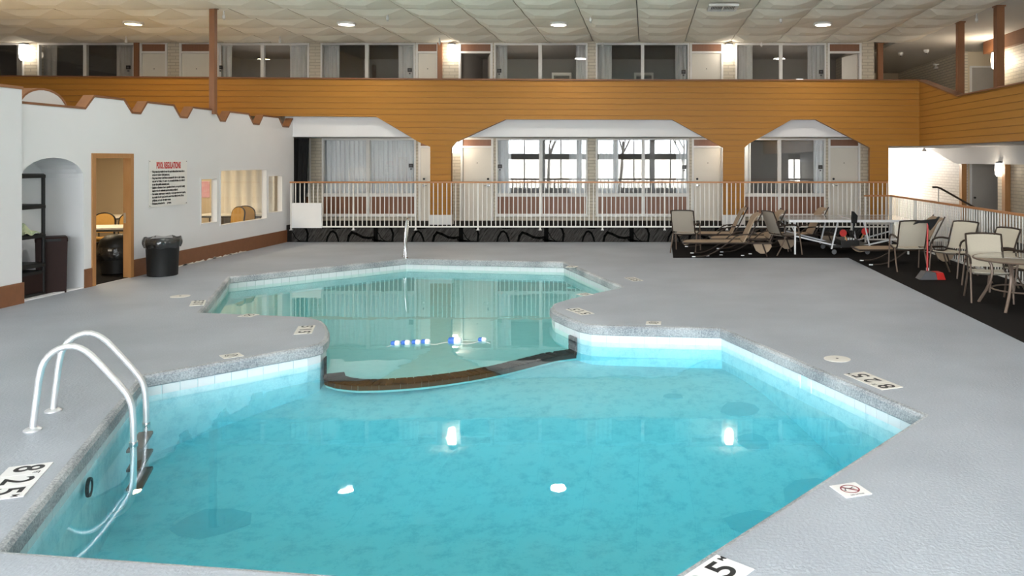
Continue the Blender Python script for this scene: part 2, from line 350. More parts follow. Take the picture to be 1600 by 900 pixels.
def text(body, parent, m, size, loc, rot, name='lettering', align='CENTER', width=None, squeeze=None, bold=0.0):
    c = bpy.data.curves.new(name, 'FONT'); c.body = body; c.size = size; c.align_x = align; c.align_y = 'CENTER'; c.offset = bold; c.extrude = 0.0004
    tmp = bpy.data.objects.new(name, c); COL.objects.link(tmp)
    dg = bpy.context.evaluated_depsgraph_get(); me = bpy.data.meshes.new_from_object(tmp.evaluated_get(dg)); me.name = name
    bpy.data.objects.remove(tmp); bpy.data.curves.remove(c)
    xs = [v.co.x for v in me.vertices]; sx_ = squeeze or (width/max(max(xs)-min(xs), 1e-4) if width else 1)
    for v in me.vertices: v.co.x *= sx_
    me.materials.clear(); me.materials.append(M[m])
    o = put(name, me, parent, loc, rot)
    return o
xz = lambda u, v, t: (u, t, v)      # profile in X/Z, thickness along Y
yz = lambda u, v, t: (t, u, v)      # profile in Y/Z, thickness along X
xy = lambda u, v, t: (u, v, t)
def rect(a, b, c, d): return [(a,c),(b,c),(b,d),(a,d)]
def B(px): return (px-1010)/58.14   # place along the back wall, in metres (58.14 frame units to the metre)

# ------------------------------------------------------------------ floor, pool
P = [(-3.38,4.22),(-4.77,7.63),(-3.70,8.78),(-3.62,8.95),(-3.66,9.20),(-3.78,9.55),(-3.995,10.0),(-4.15,10.25),(-4.45,10.5),(-6.0,10.79),
     (-7.32,14.08),(-4.99,16.64),(-1.68,16.1),(-0.40,12.94),(-1.14,11.86),(-1.33,11.46),(-1.345,11.14),(-1.26,10.80),(-1.05,10.41),(-0.86,10.10),(-0.70,9.95),(-0.5,9.90),
     (0.896,9.74),(2.22,6.44),(-0.025,3.78)]
def offset(poly, d):
    """outward offset; the outline runs clockwise seen from above"""
    n = len(poly); out = []
    for i in range(n):
        a, b, c = Vector(poly[i-1]), Vector(poly[i]), Vector(poly[(i+1)%n])
        d1 = (b-a).normalized(); d2 = (c-b).normalized()
        n1 = Vector((-d1.y, d1.x)); n2 = Vector((-d2.y, d2.x)); m = (n1+n2)
        m = m/max(m.length_squared/2, .35); out.append((b.x+m.x*d, b.y+m.y*d))
    return out
WATER_Z = -0.20
XL, XR = -19.6, 12.5
mb = MB(); mb.prism([(XL,-4.4),(XR,-4.4),(XR,30.2),(XL,30.2)], [offset(P,.28)], xy, 0, -.35)
struct(mb.build('floor', 'deck', smooth=None))
basin = sroot('pool_basin')
# coping: rounded rough lip around the pool
prof = [(.28,0.0),(.05,0.0),(.018,-.008),(.0,-.03),(-.004,-.112),(.008,-.124),(.05,-.127),(.28,-.127)]
rings = [[(x,y,h) for x,y in offset(P,d)] for d,h in prof]
mb = MB(); n = len(P); k = len(prof)
vs = [p for r in rings for p in r]; fs = []
for i in range(k):
    for j in range(n): fs.append((i*n+j, i*n+(j+1)%n, ((i+1)%k)*n+(j+1)%n, ((i+1)%k)*n+j))
mb.add(vs, fs)
cop = mb.build('coping', 'coping', basin, smooth=30)
cop.data.materials.append(M['deck'])
for p in cop.data.polygons:
    if p.normal.z > .9 and p.center.z > -.004: p.material_index = 1
# walls of the basin
W0 = offset(P, .035)
mb = MB(); vs = [(x,y,-.11) for x,y in W0]+[(x,y,-1.5) for x,y in W0]
mb.add(vs, [(j,(j+1)%n,n+(j+1)%n,n+j) for j in range(n)]); bs_ = mb.build('basin_side', 'plaster', basin, smooth=None); bs_.data.materials.append(M['shallow'])
for p in bs_.data.polygons:
    if p.center.y > 10.3: p.material_index = 1
# deep floor slopes away from the ledge
def deepz(x, y):
    t = min(1, max(0, (9.4-y)/3.0)); t = t*t*(3-2*t); return -.50-.46*t
mb = MB(); mb.sheet(lambda u,v: (-6+9.5*u, 3.2+8.3*v, deepz(0, 3.2+8.3*v)), 24, 40); mb.build('deep_floor', 'plaster', basin)
# shallow floor behind the curved ledge
LEDGE = [(-3.70,9.20),(-3.60,8.98),(-3.42,8.84),(-3.175,8.76),(-2.95,8.77),(-2.70,8.82),(-2.47,8.90),(-2.25,9.01),(-2.05,9.13),(-1.87,9.27),(-1.67,9.45),(-1.485,9.66),(-1.30,9.88),(-1.12,10.08),(-0.90,10.2)]
mb = MB(); mb.prism(LEDGE+[(-.2,11.2),(.1,13),(-1.5,16.5),(-5,17),(-7.8,14.2),(-6.3,10.6),(-4.4,10.3),(-3.9,9.5)], [], xy, -.43, -.50)
mb.build('shallow_floor', 'shallow', basin, smooth=None)
# dark tile nosing on the ledge, tile by tile
def resample(pts, step):
    L = [0]; P3 = [Vector(p) for p in pts]
    for a, b in zip(P3, P3[1:]): L.append(L[-1]+(b-a).length)
    m = max(1, round(L[-1]/step)); out = []
    for i in range(m+1):
        s = L[-1]*i/m; j = 0
        while j < len(L)-2 and L[j+1] < s: j += 1
        out.append(P3[j].lerp(P3[j+1], (s-L[j])/max(L[j+1]-L[j],1e-9)))
    return out
nose = sroot('trim_1')
pts = resample(LEDGE, .075)
mb = MB()
for a, b in zip(pts, pts[1:]):
    d = (b-a).normalized(); nn = Vector((-d.y, d.x))
    A, Bb = a-nn*.012, b-nn*.012
    mb.add([(A.x,A.y,-.475),(Bb.x,Bb.y,-.475),(Bb.x,Bb.y,-.418),(A.x,A.y,-.418),((a+nn*.215).x,(a+nn*.215).y,-.418),((b+nn*.215).x,(b+nn*.215).y,-.418),((a+nn*.215).x,(a+nn*.215).y,-.475),((b+nn*.215).x,(b+nn*.215).y,-.475)],
           [(0,1,2,3),(3,2,5,4),(4,5,7,6)])
mb.build('grout_bed', 'grout', nose, smooth=None)
for a, b in zip(pts, pts[1:]):
    d = (b-a); ln = d.length; d = d.normalized(); nn = Vector((-d.y, d.x)); g = .006
    q = [a+d*g-nn*.02, b-d*g-nn*.02, b-d*g+nn*.21, a+d*g+nn*.21]
    m_ = MB(); m_.add([(p.x,p.y,-.424) for p in q]+[(p.x,p.y,-.408+random.uniform(0,.003)) for p in q], [(4,5,6,7),(0,1,5,4),(1,2,6,5),(2,3,7,6),(3,0,4,7)])
    m_.build('tile', 'darktile', nose, smooth=None)
# upright dark tile stripes where the ledge meets the walls
for (x, y, dx, dy) in ((-3.66,9.12,.10,-.25),(-.945,10.235,.065,-.105)):
    d = Vector((dx,dy)).normalized(); nn = Vector((d.y,-d.x)) if x < -2 else Vector((d.y,-d.x))
    s = 1 if x > -2 else -1
    for i in range(4):
        z0 = -.205-.058*i; c = Vector((x,y))
        m_ = MB(); m_.beam((x-d.x*.09,y-d.y*.09,z0-.027),(x+d.x*.09,y+d.y*.09,z0-.027),.03,.052); m_.build('tile', 'darktile', nose, smooth=None)
# white waterline tiles
TP = offset(P, .028)
skim_c = Vector((1.585, 8.05))
for i in range(n):
    a, b = Vector(TP[i]), Vector(TP[(i+1)%n]); L = (b-a).length
    if i in (23, 24): continue                       # near sides, hidden below the edge
    m = max(1, round(L/.155)); d = (b-a).normalized(); nn = Vector((-d.y,d.x))
    for j in range(m):
        s0, s1 = L*j/m+.003, L*(j+1)/m-.003
        c = a+d*(s0+s1)/2
        if (c-skim_c).length < .10: continue
        pr = random.uniform(.0,.002); q = [a+d*s0-nn*pr, a+d*s1-nn*pr, a+d*s1+nn*.02, a+d*s0+nn*.02]
        m_ = MB(); m_.add([(p.x,p.y,-.215) for p in q]+[(p.x,p.y,-.122) for p in q], [(0,1,5,4),(1,2,6,5),(2,3,7,6),(3,0,4,7),(4,5,6,7),(0,3,2,1)])
        m_.build('tile', 'tile', basin, smooth=None)
# skimmer mouth in the right side
a, b = Vector(P[22]), Vector(P[23]); d = (b-a).normalized(); nn = Vector((-d.y,d.x))
sk = thing('skimmer_mouth', 'grey skimmer opening breaking the white tile line on the right side of the pool', 'skimmer', (skim_c.x, skim_c.y, -.2))
m_ = MB(); m_.beam(-d.to_3d()*.16+nn.to_3d()*.029, d.to_3d()*.16+nn.to_3d()*.029, .004, .15); m_.build('back_plate', 'grey', sk, smooth=None)
for s in (-1,1): MB().beam(d.to_3d()*.10*s+nn.to_3d()*.012, d.to_3d()*.10*s+nn.to_3d()*.03, .012, .15).build('throat_side', 'tile', sk, smooth=None)
# old plaster patches on the floor
for k_, (x, y, r, sq) in enumerate(((1.0,8.5,.22,.7),(1.05,7.9,.17,1.0),(1.5,7.05,.33,.9),(.9,6.6,.25,.9),(-3.6,6.6,.35,.8),(.3,8.8,.12,.6))):
    m_ = MB(); pl = []
    for i in range(9):
        a_ = 2*PI*i/9; rr = r*random.uniform(.8,1.12); pl.append((x+rr*math.cos(a_), y+rr*sq*math.sin(a_)))
    m_.prism(pl, [], lambda u,v,t_: (u,v,deepz(u,v)+t_), .004, -.02); m_.build('plaster_patch', 'patch', basin, smooth=None)
# return fitting ring on the left wall
t = thing('return_fitting', 'round black return fitting on the left pool wall below the ladder', 'pool fitting', (-3.985,5.72,-.29), math.atan2(.926,-.377))
t.rotation_euler = (0, 0, math.atan2(.377,.926))
MB().lathe([(.048,-.01),(.066,-.01),(.070,.0),(.066,.012),(.050,.012),(.046,.004)], axis='x', n=22, cap=False).build('ring', 'black', t)
MB().lathe([(.001,.0),(.05,.002)], axis='x', n=18, cap=False).build('jet', 'plaster', t)
# water
mb = MB(); mb.prism(offset(P,.05), [], xy, WATER_Z, -1.45)
wt = mb.build('pool_water', 'water', smooth=None); tag(wt, 'clear turquoise water filling the swimming pool', 'water'); wt['kind'] = 'stuff'

# ------------------------------------------------------------------ carpets, raised walkway
mb = MB(); mb.prism([(.56,16.75),(4.23,16.75),(4.24,-4.2),(9.19,-4.2),(9.19,20.05),(.62,20.05)], [], xy, .0, .008)
cp_ = mb.build('carpet', 'carpet', smooth=None); tag(cp_, 'dark charcoal carpet under the loungers and patio tables', 'carpet')
mb = MB(); mb.box(XL,6.2,20.0,21.6,0,.42)
walk = mb.build('floor_walkway', 'carpet', smooth=None); struct(walk)
rs = sroot('wall_riser', (-8.86,19.985,0))
MB().box(0,14.9,0,.02,0,.40).build('riser_face', 'riser', rs, smooth=None)
MB().box(0,14.95,-.015,.03,.40,.425).build('nosing', 'carpet', rs, smooth=None)
def ribbon(mb, pts, w_):
    for (a, b) in zip(pts, pts[1:]):
        a, b = Vector(a), Vector(b); d = (b-a).normalized(); nn = Vector((-d.y,d.x)); e = d*w_*.35
        q = [a-e-nn*w_/2, b+e-nn*w_/2, b+e+nn*w_/2, a-e+nn*w_/2]
        q = [(p.x, min(.40,max(.0,p.y))) for p in q]
        mb.add([(p[0],-.002,p[1]) for p in q], [(0,1,2,3)])
mb = MB()
for r_ in range(7):
    u = 2.13*r_
    for pts_, w_ in (([(.26,.42),(.36,.33),(.405,.2),(.38,.0)],.05), ([(.87,.0),(.90,.13),(.97,.25),(1.03,.27),(1.10,.22),(1.15,.1),(1.17,.0)],.045),
                    ([(.86,.40),(1.1,.38),(1.3,.385),(1.5,.40)],.06), ([(.9,.40),(1.05,.35),(1.2,.36)],.05), ([(1.40,.0),(1.43,.15),(1.50,.24),(1.62,.20),(1.78,.12),(1.92,.10),(2.06,.12)],.06),
                    ([(2.10,.0),(2.10,.42)],.11), ([(2.02,.06),(2.2,.03),(2.35,.0)],.05), ([(.02,.25),(.1,.1),(.22,.01)],.02), ([(.15,.02),(.4,.01)],.03)):
        ribbon(mb, [(x+u, z) for x, z in pts_ if x+u < 14.9], w_)
mb.build('swirl_pattern', 'swirl', rs, smooth=None)

# ------------------------------------------------------------------ ceiling
CZ = 5.22
ceil = sroot('ceiling')
MB().box(XL,XR,-4.4,30,CZ+.10,CZ+.2).build('ceiling_deck', 'room', ceil, smooth=None)
MB().box(6.75,XR,-4.4,30,CZ,CZ+.09).build('plaster_strip', 'ceil_flat', ceil, smooth=None)
TW, TD = 1.222, 1.17
def pillow(ix, iy, k):
    m_ = MB(); g = .010; a, b = TW/2-g, TD/2-g
    vs = [(-a,-b,.0),(a,-b,.0),(a,b,.0),(-a,b,.0),(-a,-b,.03),(a,-b,.03),(a,b,.03),(-a,b,.03),
          (-a*.40+ix,-b*.66+iy,-.105*k),(a*.34+ix,-b*.60+iy,-.11*k),(a*.26+ix,-b*.12+iy,-.12*k),(-a*.46+ix,-b*.18+iy,-.115*k), (0,-b,-.03),(a,0,-.02),(0,b,-.03),(-a,0,-.02)]
    fs = [(8,9,10,11),(0,12,8),(12,9,8),(12,1,9),(1,13,9),(13,10,9),(13,2,10),(2,14,10),(14,11,10),(14,3,11),(3,15,11),(15,8,11),(15,0,8),
          (0,4,5,1,12),(1,5,6,2,13),(2,6,7,3,14),(3,7,4,0,15),(4,7,6,5)]
    return m_.add(vs, fs)
pm = [pillow(ix,iy,k).mesh('ceiling_panel', m_, None) for ix,iy,k,m_ in ((-.10,.04,1,'ceil'),(-.11,.03,.95,'ceil'),(-.09,.05,1.0,'ceil2'))]
flat_panel = pillow(0,0,.02).mesh('ceiling_panel', 'ceil', None)
x_joint = -.195
for r_ in range(5):
    for c_ in range(-16, 6):
        cx = x_joint+TW*(c_+.5); cy = 21.42-TD*(r_+.5)
        if cx < XL+.5: continue
        put('ceiling_panel', flat_panel if (r_ == 2 and c_ in (-10,-6,-2,3)) or (r_ == 4 and c_ == 1) else random.choice(pm), ceil, (cx, cy, CZ), (random.uniform(-.006,.006), random.uniform(-.006,.006), 0))
m_ = MB(); xx0 = x_joint-TW*16; m_.box(xx0, x_joint+TW*6, -4.3, 21.42-TD*5, CZ, CZ+.05); m_.build('ceiling_panel_field', 'ceil', ceil, smooth=None)
# recessed lamps of the back row, then unseen fill lights added over the hall
lamp_labels = ['yellowish round recessed ceiling lamp over the scalloped wall', 'bright round recessed ceiling lamp nearest the tall brown post',
               'bright round recessed ceiling lamp over the middle of the pool hall', 'bright round recessed ceiling lamp nearest the right balcony']
lamp0 = None
for i, (x, y) in enumerate(((-11.80,18.40),(-6.92,18.45),(-2.03,18.49),(4.08,18.49))):
    t = thing('ceiling_lamp', lamp_labels[i], 'ceiling lamp', (x,y,CZ-.055), group='recessed lamps in the ceiling')
    MB().lathe([(.17,.0),(.21,.0),(.215,.012),(.21,.055),(.17,.055)], n=24, cap=False).build('trim_ring', 'frame', t)
    MB().lathe([(.001,-.012),(.10,-.008),(.175,.004)], n=24, cap=False).build('diffuser', 'disc' if i else 'disc_warm', t)
    area_light('ceiling_lamp_and_fill_light', (x,y,CZ-.068), (0,0,0), .34, .34, LAMP_W*(.5 if i else .3), (1,.93,.83) if i else (1,.80,.45), shape='DISK')
for x, y in ((-13.5,12.2),(-13.5,6.2),(-13.5,.4),(-6.2,13.0),(-2.1,12.6),(3.2,12.2),(3.4,5.4),(-1.2,1.0)):
    if True:
        area_light('ceiling_lamp_and_fill_light', (x,y,CZ-.03), (0,0,0), .34, .34, LAMP_W*(2.8 if x < -9 else .85), (1,.97,.92), shape='DISK')  # unseen lights without fixtures, added to brighten the deck and left hall
# sprinklers, vent, detectors
sp_root = None
sps = [(-8.9,16.85),(-5.5,17.0),(-1.2,17.2),(2.9,17.25),(7.1,17.2),(-13.2,20.3),(-9.3,20.3),(-5.3,20.5),(-1.15,20.95),(3.0,20.85)]
spl = ['over the tall brown post','in front of the white ceiling lamp left of middle','right of the middle ceiling lamp','left of the rightmost ceiling lamp','above the right balcony',
       'near the back windows, left of the warm lamp','near the back windows, second from the left','near the back windows, left of the lit sconce','near the back windows over the mid hall','near the back windows at the right']
for (x, y), l in zip(sps, spl):
    if sp_root is None:
        sp_root = thing('sprinkler', 'small white ceiling sprinkler '+l, 'sprinkler', (x,y,CZ-.10), group='ceiling sprinklers')
        MB().lathe([(.016,.10),(.016,-.02),(.032,-.03),(.032,-.09),(.016,-.095)], n=10).build('body', 'frame', sp_root)
        MB().lathe([(.006,-.085),(.006,-.11),(.026,-.112),(.026,-.118)], n=10).build('deflector', 'frame', sp_root)
    else: dup(sp_root, (x,y,CZ-.10), label='small white ceiling sprinkler '+l, group='ceiling sprinklers')
t = thing('air_vent', 'square white ceiling air vent with dark slats near the top edge', 'vent', (1.56,16.35,CZ-.06))
m_ = MB()
for (a,b,c,d_) in ((-.3,.3,-.3,-.25),(-.3,.3,.25,.3),(-.3,-.25,-.25,.25),(.25,.3,-.25,.25),(-.015,.015,-.25,.25)): m_.box(a,b,c,d_,-.02,.03)
m_.build('vent_frame', 'frame', t, smooth=None)
MB().box(-.26,.26,-.26,.26,.02,.03).build('dark_backing', 'black', t, smooth=None)
sm = MB(); sm.beam((0,-.24,0),(0,.24,0),.012,.03,(.5,0,1)); sme = sm.mesh('slat', 'frame', None)
for i in range(16):
    x = -.24+.032*i
    if abs(x) > .03: put('slat', sme, t, (x,0,0))
for (x,y,l) in ((7.5,23.6,'white dome smoke detector on the plaster ceiling beyond the back corner'),(8.05,23.0,'flat white smoke detector on the plaster ceiling nearer the right wall')):
    t = thing('smoke_detector', l, 'smoke detector', (x,y,CZ-.05)); MB().lathe([(.03,-.05),(.06,-.03),(.075,0),(.08,.05)], n=16).build('cover', 'frame', t); MB().lathe([(.02,-.07),(.03,-.05)], n=10).build('sensor', 'black', t)

# ------------------------------------------------------------------ envelope
mb = MB(); mb.box(XL-.2,XL,-4.4,30,-.3,CZ+.2); struct(mb.build('wall_outer_left', 'room', smooth=None))
mb = MB(); mb.box(XR,XR+.2,-4.4,30,-.5,CZ+.2); struct(mb.build('wall_outer_right', 'beige', smooth=None))
mb = MB(); mb.box(XL,XR,30,30.2,-.5,CZ+.2); struct(mb.build('wall_far_end', 'room', smooth=None))
# window wall behind the camera
wins = [(-8.2+2.16*i, -8.2+2.16*i+1.96) for i in range(6)]+[(8.35, 9.15)]
mb = MB(); mb.prism(rect(XL,XR,-.3,CZ+.2), [rect(a,b,.35,3.75) for a,b in wins], xz, -4.4, -4.2); struct(mb.build('wall_front', 'white', smooth=None))
for i, (a, b) in enumerate(wins):
    wr = sroot('window_%d' % (i+20))
    m_ = MB(); m_.prism(rect(a,b,.35,3.75), [rect(a+.05,(a+b)/2-.03,.40,3.7), rect((a+b)/2+.03,b-.05,.40,3.7)], xz, -4.36, -4.28); m_.build('window_frame', 'frame', wr, smooth=None)
    MB().box(a+.05,b-.05,-4.37,-4.27,2.08,2.42).build('transom_beam', 'darkmetal', wr, smooth=None)
    for (p, q) in ((a+.05,(a+b)/2-.03),((a+b)/2+.03,b-.05)): MB().add([(p,-4.32,.4),(q,-4.32,.4),(q,-4.32,3.7),(p,-4.32,3.7)], [(0,1,2,3)]).build('pane', 'clear', wr, smooth=None)
# outdoors behind the camera, seen only mirrored in the back windows
mb = MB(); mb.box(-120,120,-140,-4.45,-.5,-.25); struct(mb.build('ground_outside', 'snow', smooth=None))
mb = MB(); mb.sheet(lambda u,v: (-70+140*u, -16-30*v, -.3+(3.4*math.sin(PI*v))*(.75+.25*math.sin(2.2+u*9))+.25*math.sin(u*40)*math.sin(v*9)), 50, 12); struct(mb.build('hill', 'hill'))
def tree(name, x, y, h):
    m_ = MB()
    def br(p, d, L, r, k):
        q = p+d*L*.5+Vector((random.uniform(-.1,.1),random.uniform(-.1,.1),0))*L; e = q+d*L*.5
        m_.tube([p,q,e], r, 5, taper=[1,.8,.55])
        if k:
            for _ in range(3):
                a = random.uniform(0,2*PI); dd = (d+Vector((math.cos(a),math.sin(a),.35))*random.uniform(.5,.9)).normalized(); br(q.lerp(e,random.uniform(.2,1)), dd, L*.62, r*.5, k-1)
    br(Vector((x,y,-.3)), Vector((.05,0,1)), h, .11, 4)
    return tag(m_.build(name, 'bark'), 'bare leafless tree outdoors, seen only mirrored in the downstairs window glass', 'tree', 'bare trees mirrored in the glass')
for i, (x, y, h) in enumerate(((-6.5,-10,3.2),(-1.8,-9,3.6),(2.4,-11,3.4),(5.6,-9.5,3.0))): tree('bare_tree', x, y, h)

# ------------------------------------------------------------------ back wall with rooms, two floors
YB = 21.5
lowW = [(-17.2+.3, B(487), None), (B(503),B(650),B(575)), (B(775),B(918),B(845)), (B(931),B(1077),B(1005)), (B(1150),B(1290),B(1218))]
lowW[0] = (B(420), B(486), B(445))
lowD = [(B(654),B(701)), (B(720),B(771)), (B(1081),B(1131)), (B(1294),B(1344))]
upW = [(B(-60),B(38),B(-12)), (B(59),B(211),B(133)), (B(340),B(483),B(410)), (B(501),B(649),B(573)), (B(772),B(918),B(844)), (B(931),B(1077),B(1004)), (B(1149),B(1291),B(1220))]
upD = [(B(219),B(262)), (B(281),B(332)), (B(650),B(686)), (B(717),B(770)), (B(1078),B(1130)), (B(1293),B(1346))]
LF, UF, SZ = .42, 2.95, 2.64
holes = [rect(a,b,.56,2.63) for a,b,_ in lowW]+[rect(a,b,LF+.001,2.63) for a,b in lowD]
mb = MB(); mb.prism(rect(XL,B(1366),.0,2.66), holes, xz, YB, YB+.2); struct(mb.build('wall_back_lower', 'brickc', smooth=None))
holes = [rect(a,b,UF+.5,5.19) for a,b,_ in upW]+[rect(a,b,UF+.001,5.19) for a,b in upD]
mb = MB(); mb.prism(rect(XL,B(1366),2.66,CZ+.1), holes, xz, YB, YB+.2); struct(mb.build('wall_back_upper', 'brickc', smooth=None))
# slab between the floors: white soffit with a dropped white front
mb = MB(); mb.box(XL,6.2,20.42,22.0,SZ,UF); struct(mb.build('floor_balcony_back', 'soffit', smooth=None))
mb = MB(); mb.box(-9.2,6.15,20.36,20.44,SZ,3.6); struct(mb.build('trim_2', 'soffit', smooth=None))
# guest rooms as dim shells
def shell(name, x0, x1, z0, z1, y1, m):
    mb = MB(); y0 = YB+.2
    mb.box(x0,x1,y1,y1+.1,z0,z1); mb.box(x0,x1,y0,y1,z0-.05,z0); mb.box(x0,x1,y0,y1,z1,z1+.05)
    mb.box(x0-.05,x0,y0,y1,z0,z1); mb.box(x1,x1+.05,y0,y1,z0,z1); return struct(mb.build(name, m, smooth=None))
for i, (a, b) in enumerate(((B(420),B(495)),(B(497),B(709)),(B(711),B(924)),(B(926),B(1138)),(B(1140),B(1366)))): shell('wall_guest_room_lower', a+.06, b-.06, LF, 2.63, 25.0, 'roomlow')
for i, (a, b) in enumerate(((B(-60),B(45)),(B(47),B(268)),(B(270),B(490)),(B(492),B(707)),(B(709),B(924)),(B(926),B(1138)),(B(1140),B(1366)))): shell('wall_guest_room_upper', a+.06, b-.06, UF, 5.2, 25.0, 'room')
def window(i, a, b, mid, z0, zr, z1):
    wr = sroot('window_%d' % i, (a, YB, z0)); A, Bx = 0, b-a; md = mid-a; h = z1-z0; r = zr-z0; f = .045
    m_ = MB(); hs = [rect(f,md-f,r+.045,h-f), rect(md+f,Bx-f,r+.045,h-f)]
    if r > .2: hs += [rect(f,md-f,f,r-.045), rect(md+f,Bx-f,f,r-.045)]
    m_.prism(rect(A,Bx,0,h), hs, xz, -.015, .08); m_.build('window_frame', 'frame', wr, smooth=None)
    for (p, q) in ((f,md-f),(md+f,Bx-f)):
        MB().add([(p,.03,r+.045),(q,.03,r+.045),(q,.03,h-f),(p,.03,h-f)], [(0,1,2,3)]).build('pane', 'glass', wr, smooth=None)
        if r > .2: MB().box(p,q,.01,.05,f,r-.045).build('panel', 'walnut', wr, smooth=None)
    MB().box(-.01,Bx+.01,-.05,.02,-.03,.0).build('window_sill', 'frame', wr, smooth=None)
    return wr
k_ = 1
for a, b, mid in lowW: window(k_, a, b, mid, .56, 1.11, 2.63); k_ += 1
for a, b, mid in upW: window(k_, a, b, mid, UF+.5, UF+.75, 5.19); k_ += 1
def door(i, a, b, z0, z1, zt, hinge=1, frame_m='frame', open_=False):
    dr = sroot('door_%d' % i, (a, YB, z0)); w_ = b-a; h = z1-z0; t = zt-z0; f = .055
    m_ = MB(); m_.prism(rect(0,w_,0,h), [rect(f,w_-f,.001,t-.02), rect(f,w_-f,t+.03,h-.03)], xz, -.03, .10); m_.build('door_frame', frame_m, dr, smooth=None)
    MB().box(f,w_-f,.0,.05,t+.03,h-.03).build('transom_panel', 'walnut', dr, smooth=None)
    if not open_:
        lf = MB().box(f+.004,w_-f-.004,.012,.055,.008,t-.024).build('door_leaf', 'cream', dr, smooth=None)
        hx = f+.09 if hinge > 0 else w_-f-.09
        m_ = MB(); m_.lathe([(.035,0),(.035,-.012),(.012,-.015),(.012,-.05),(.028,-.055),(.03,-.08),(.02,-.09)], (hx,.012,.95), 12, 'y'); m_.tube([(hx,-.06,.95),(hx+.09*hinge,-.065,.945)], .011, 6)
        m_.build('door_handle', 'steel', lf)
        m_ = MB(); m_.lathe([(.03,0),(.03,-.02),(.02,-.026)], (hx,.012,1.12), 10, 'y'); m_.build('lock', 'darkmetal', lf)
        m_ = MB(); m_.lathe([(.014,0),(.014,-.008)], (w_/2,.012,1.55), 8, 'y'); m_.build('peephole', 'darkmetal', lf)
    else:
        lf = MB().box(-.02,.02,0,w_-2*f,.008,t-.024).build('door_leaf', 'cream', dr, smooth=None); lf.location = (w_-f-.03,.12,0); lf.rotation_euler = (0,0,math.radians(15))
    return dr
for j, (a, b) in enumerate(lowD): door(j+1, a, b, LF, 2.63, 2.40, 1 if j != 1 else -1)
for j, (a, b) in enumerate(upD): door(j+5, a, b, UF, 5.19, 4.94, 1, open_=(j in (3,5)))
# curtains
def curtain(a, b, z0, z1, y, m, lab, folds=None, group=None):
    t = thing('curtain', lab, 'curtain', ((a+b)/2, y, z0), group=group); w_ = b-a; nf = folds or max(3, round(w_/.13)); ph = random.uniform(0,6)
    MB().sheet(lambda u,v: (-w_/2+w_*u, .035*math.sin(2*PI*nf*u+ph+.5*v)*(1-.25*v)+.012*math.sin(17*u+3*v), (z1-z0)*v), nf*8, 3).build('drape', m, t, smooth=80)
    MB().beam((-w_/2,0,z1-z0-.01),(w_/2,0,z1-z0-.01),.05,.03).build('heading', m, t, smooth=None)
    return t
CY = YB+.32
lc = [(B(460),B(487),'narrow grey curtain beside the dark opening at the left end of the downstairs walkway'),
      (B(503),B(575),'closed pale grey curtain, left half of the fully curtained downstairs window'),(B(577),B(650),'closed pale grey curtain, right half of the fully curtained downstairs window'),
      (B(777),B(799),'pale curtain drawn to the left of the downstairs window beside the second door'),(B(889),B(915),'sheer pale curtain at the right of the downstairs window beside the second door'),
      (B(935),B(966),'pale curtain at the left of the downstairs window in the middle of the walkway'),(B(1056),B(1074),'narrow pale curtain at the right of the middle downstairs window beside a door'),
      (B(1152),B(1173),'pale curtain next to the amber column in the last downstairs window'),(B(1271),B(1288),'narrow pale curtain beside the rightmost downstairs door')]
for a, b, l in lc: curtain(a*1.0115, b*1.0115, .75, 2.60, YB+.24, 'curtain_low', l, group='downstairs curtains')
uc = [(27,38,'the far-left upstairs window beside the lit sconce'),(61,90,'the left of the upstairs window over the scalloped wall'),(183,210,'the right of the upstairs window over the scalloped wall'),
      (341,363,'the left of the upstairs window behind the tall brown post'),(453,482,'the right end of the window near the tall post'),(503,530,'the left of the window over the curtained downstairs one'),(623,648,'the right of the window over the curtained downstairs one'),
      (774,793,'the left of the upstairs window beside the open door'),(900,916,'the right of the window left of the hall centre, upstairs'),(933,956,'the left of the upstairs window in the hall centre'),(1055,1075,'the right of the upstairs window in the hall centre'),
      (1151,1176,'the left of the last upstairs window, by a sconce'),(1262,1290,'the right of the last upstairs window, by the last door')]
for a, b, l in uc: curtain(B(a)*1.015, B(b)*1.015, UF+.3, 5.17, CY, 'curtain' if a > 335 else 'curtain_dark', 'pale grey curtain at '+l, group='upstairs curtains')
t = thing('dark_opening_sheet', 'black sheet standing for the dark opening at the left end of the downstairs walkway', 'curtain', (-9.0,20.75,LF))
MB().sheet(lambda u,v: (-.35+(.62-.1*(1-v))*u, .04*math.sin(30*u), 2.2*v), 30, 2).build('drape', 'blackmatte', t, smooth=80)  # black sheet put in for the darkness of the corridor opening
# room number plates beside the windows
pl0 = None
for (px, z, l) in ((642,1.90,'on the curtained downstairs window'),(781,1.88,'on the downstairs window beside the second door'),(1069,1.86,'at the right of the middle downstairs window'),(1282,1.86,'on the last downstairs window'),
                   (200,4.54,'on the upstairs window over the scalloped wall'),(344,4.54,'on the upstairs window behind the tall brown post'),(640,4.47,'on the upstairs window over the curtained one'),(780,4.45,'on the upstairs window by the open door'),(1068,4.42,'on the upstairs window in the hall centre'),(1283,4.42,'on the last upstairs window')):
    lab = 'small dark square number plate '+l
    if pl0 is None:
        pl0 = thing('number_plate', lab, 'number plate', (B(px),YB+.012,z), group='room number plates')
        MB().box(-.055,.055,-.012,.012,-.05,.05).build('plate', 'darkmetal', pl0, smooth=None); MB().box(-.03,.03,-.014,-.011,-.02,.02).build('number_field', 'grey', pl0, smooth=None)
        MB().box(-.02,.02,-.008,.008,-.11,-.075).build('lower_tab', 'grey', pl0, smooth=None)
    else: dup(pl0, (B(px),YB+.012,z), label=lab)
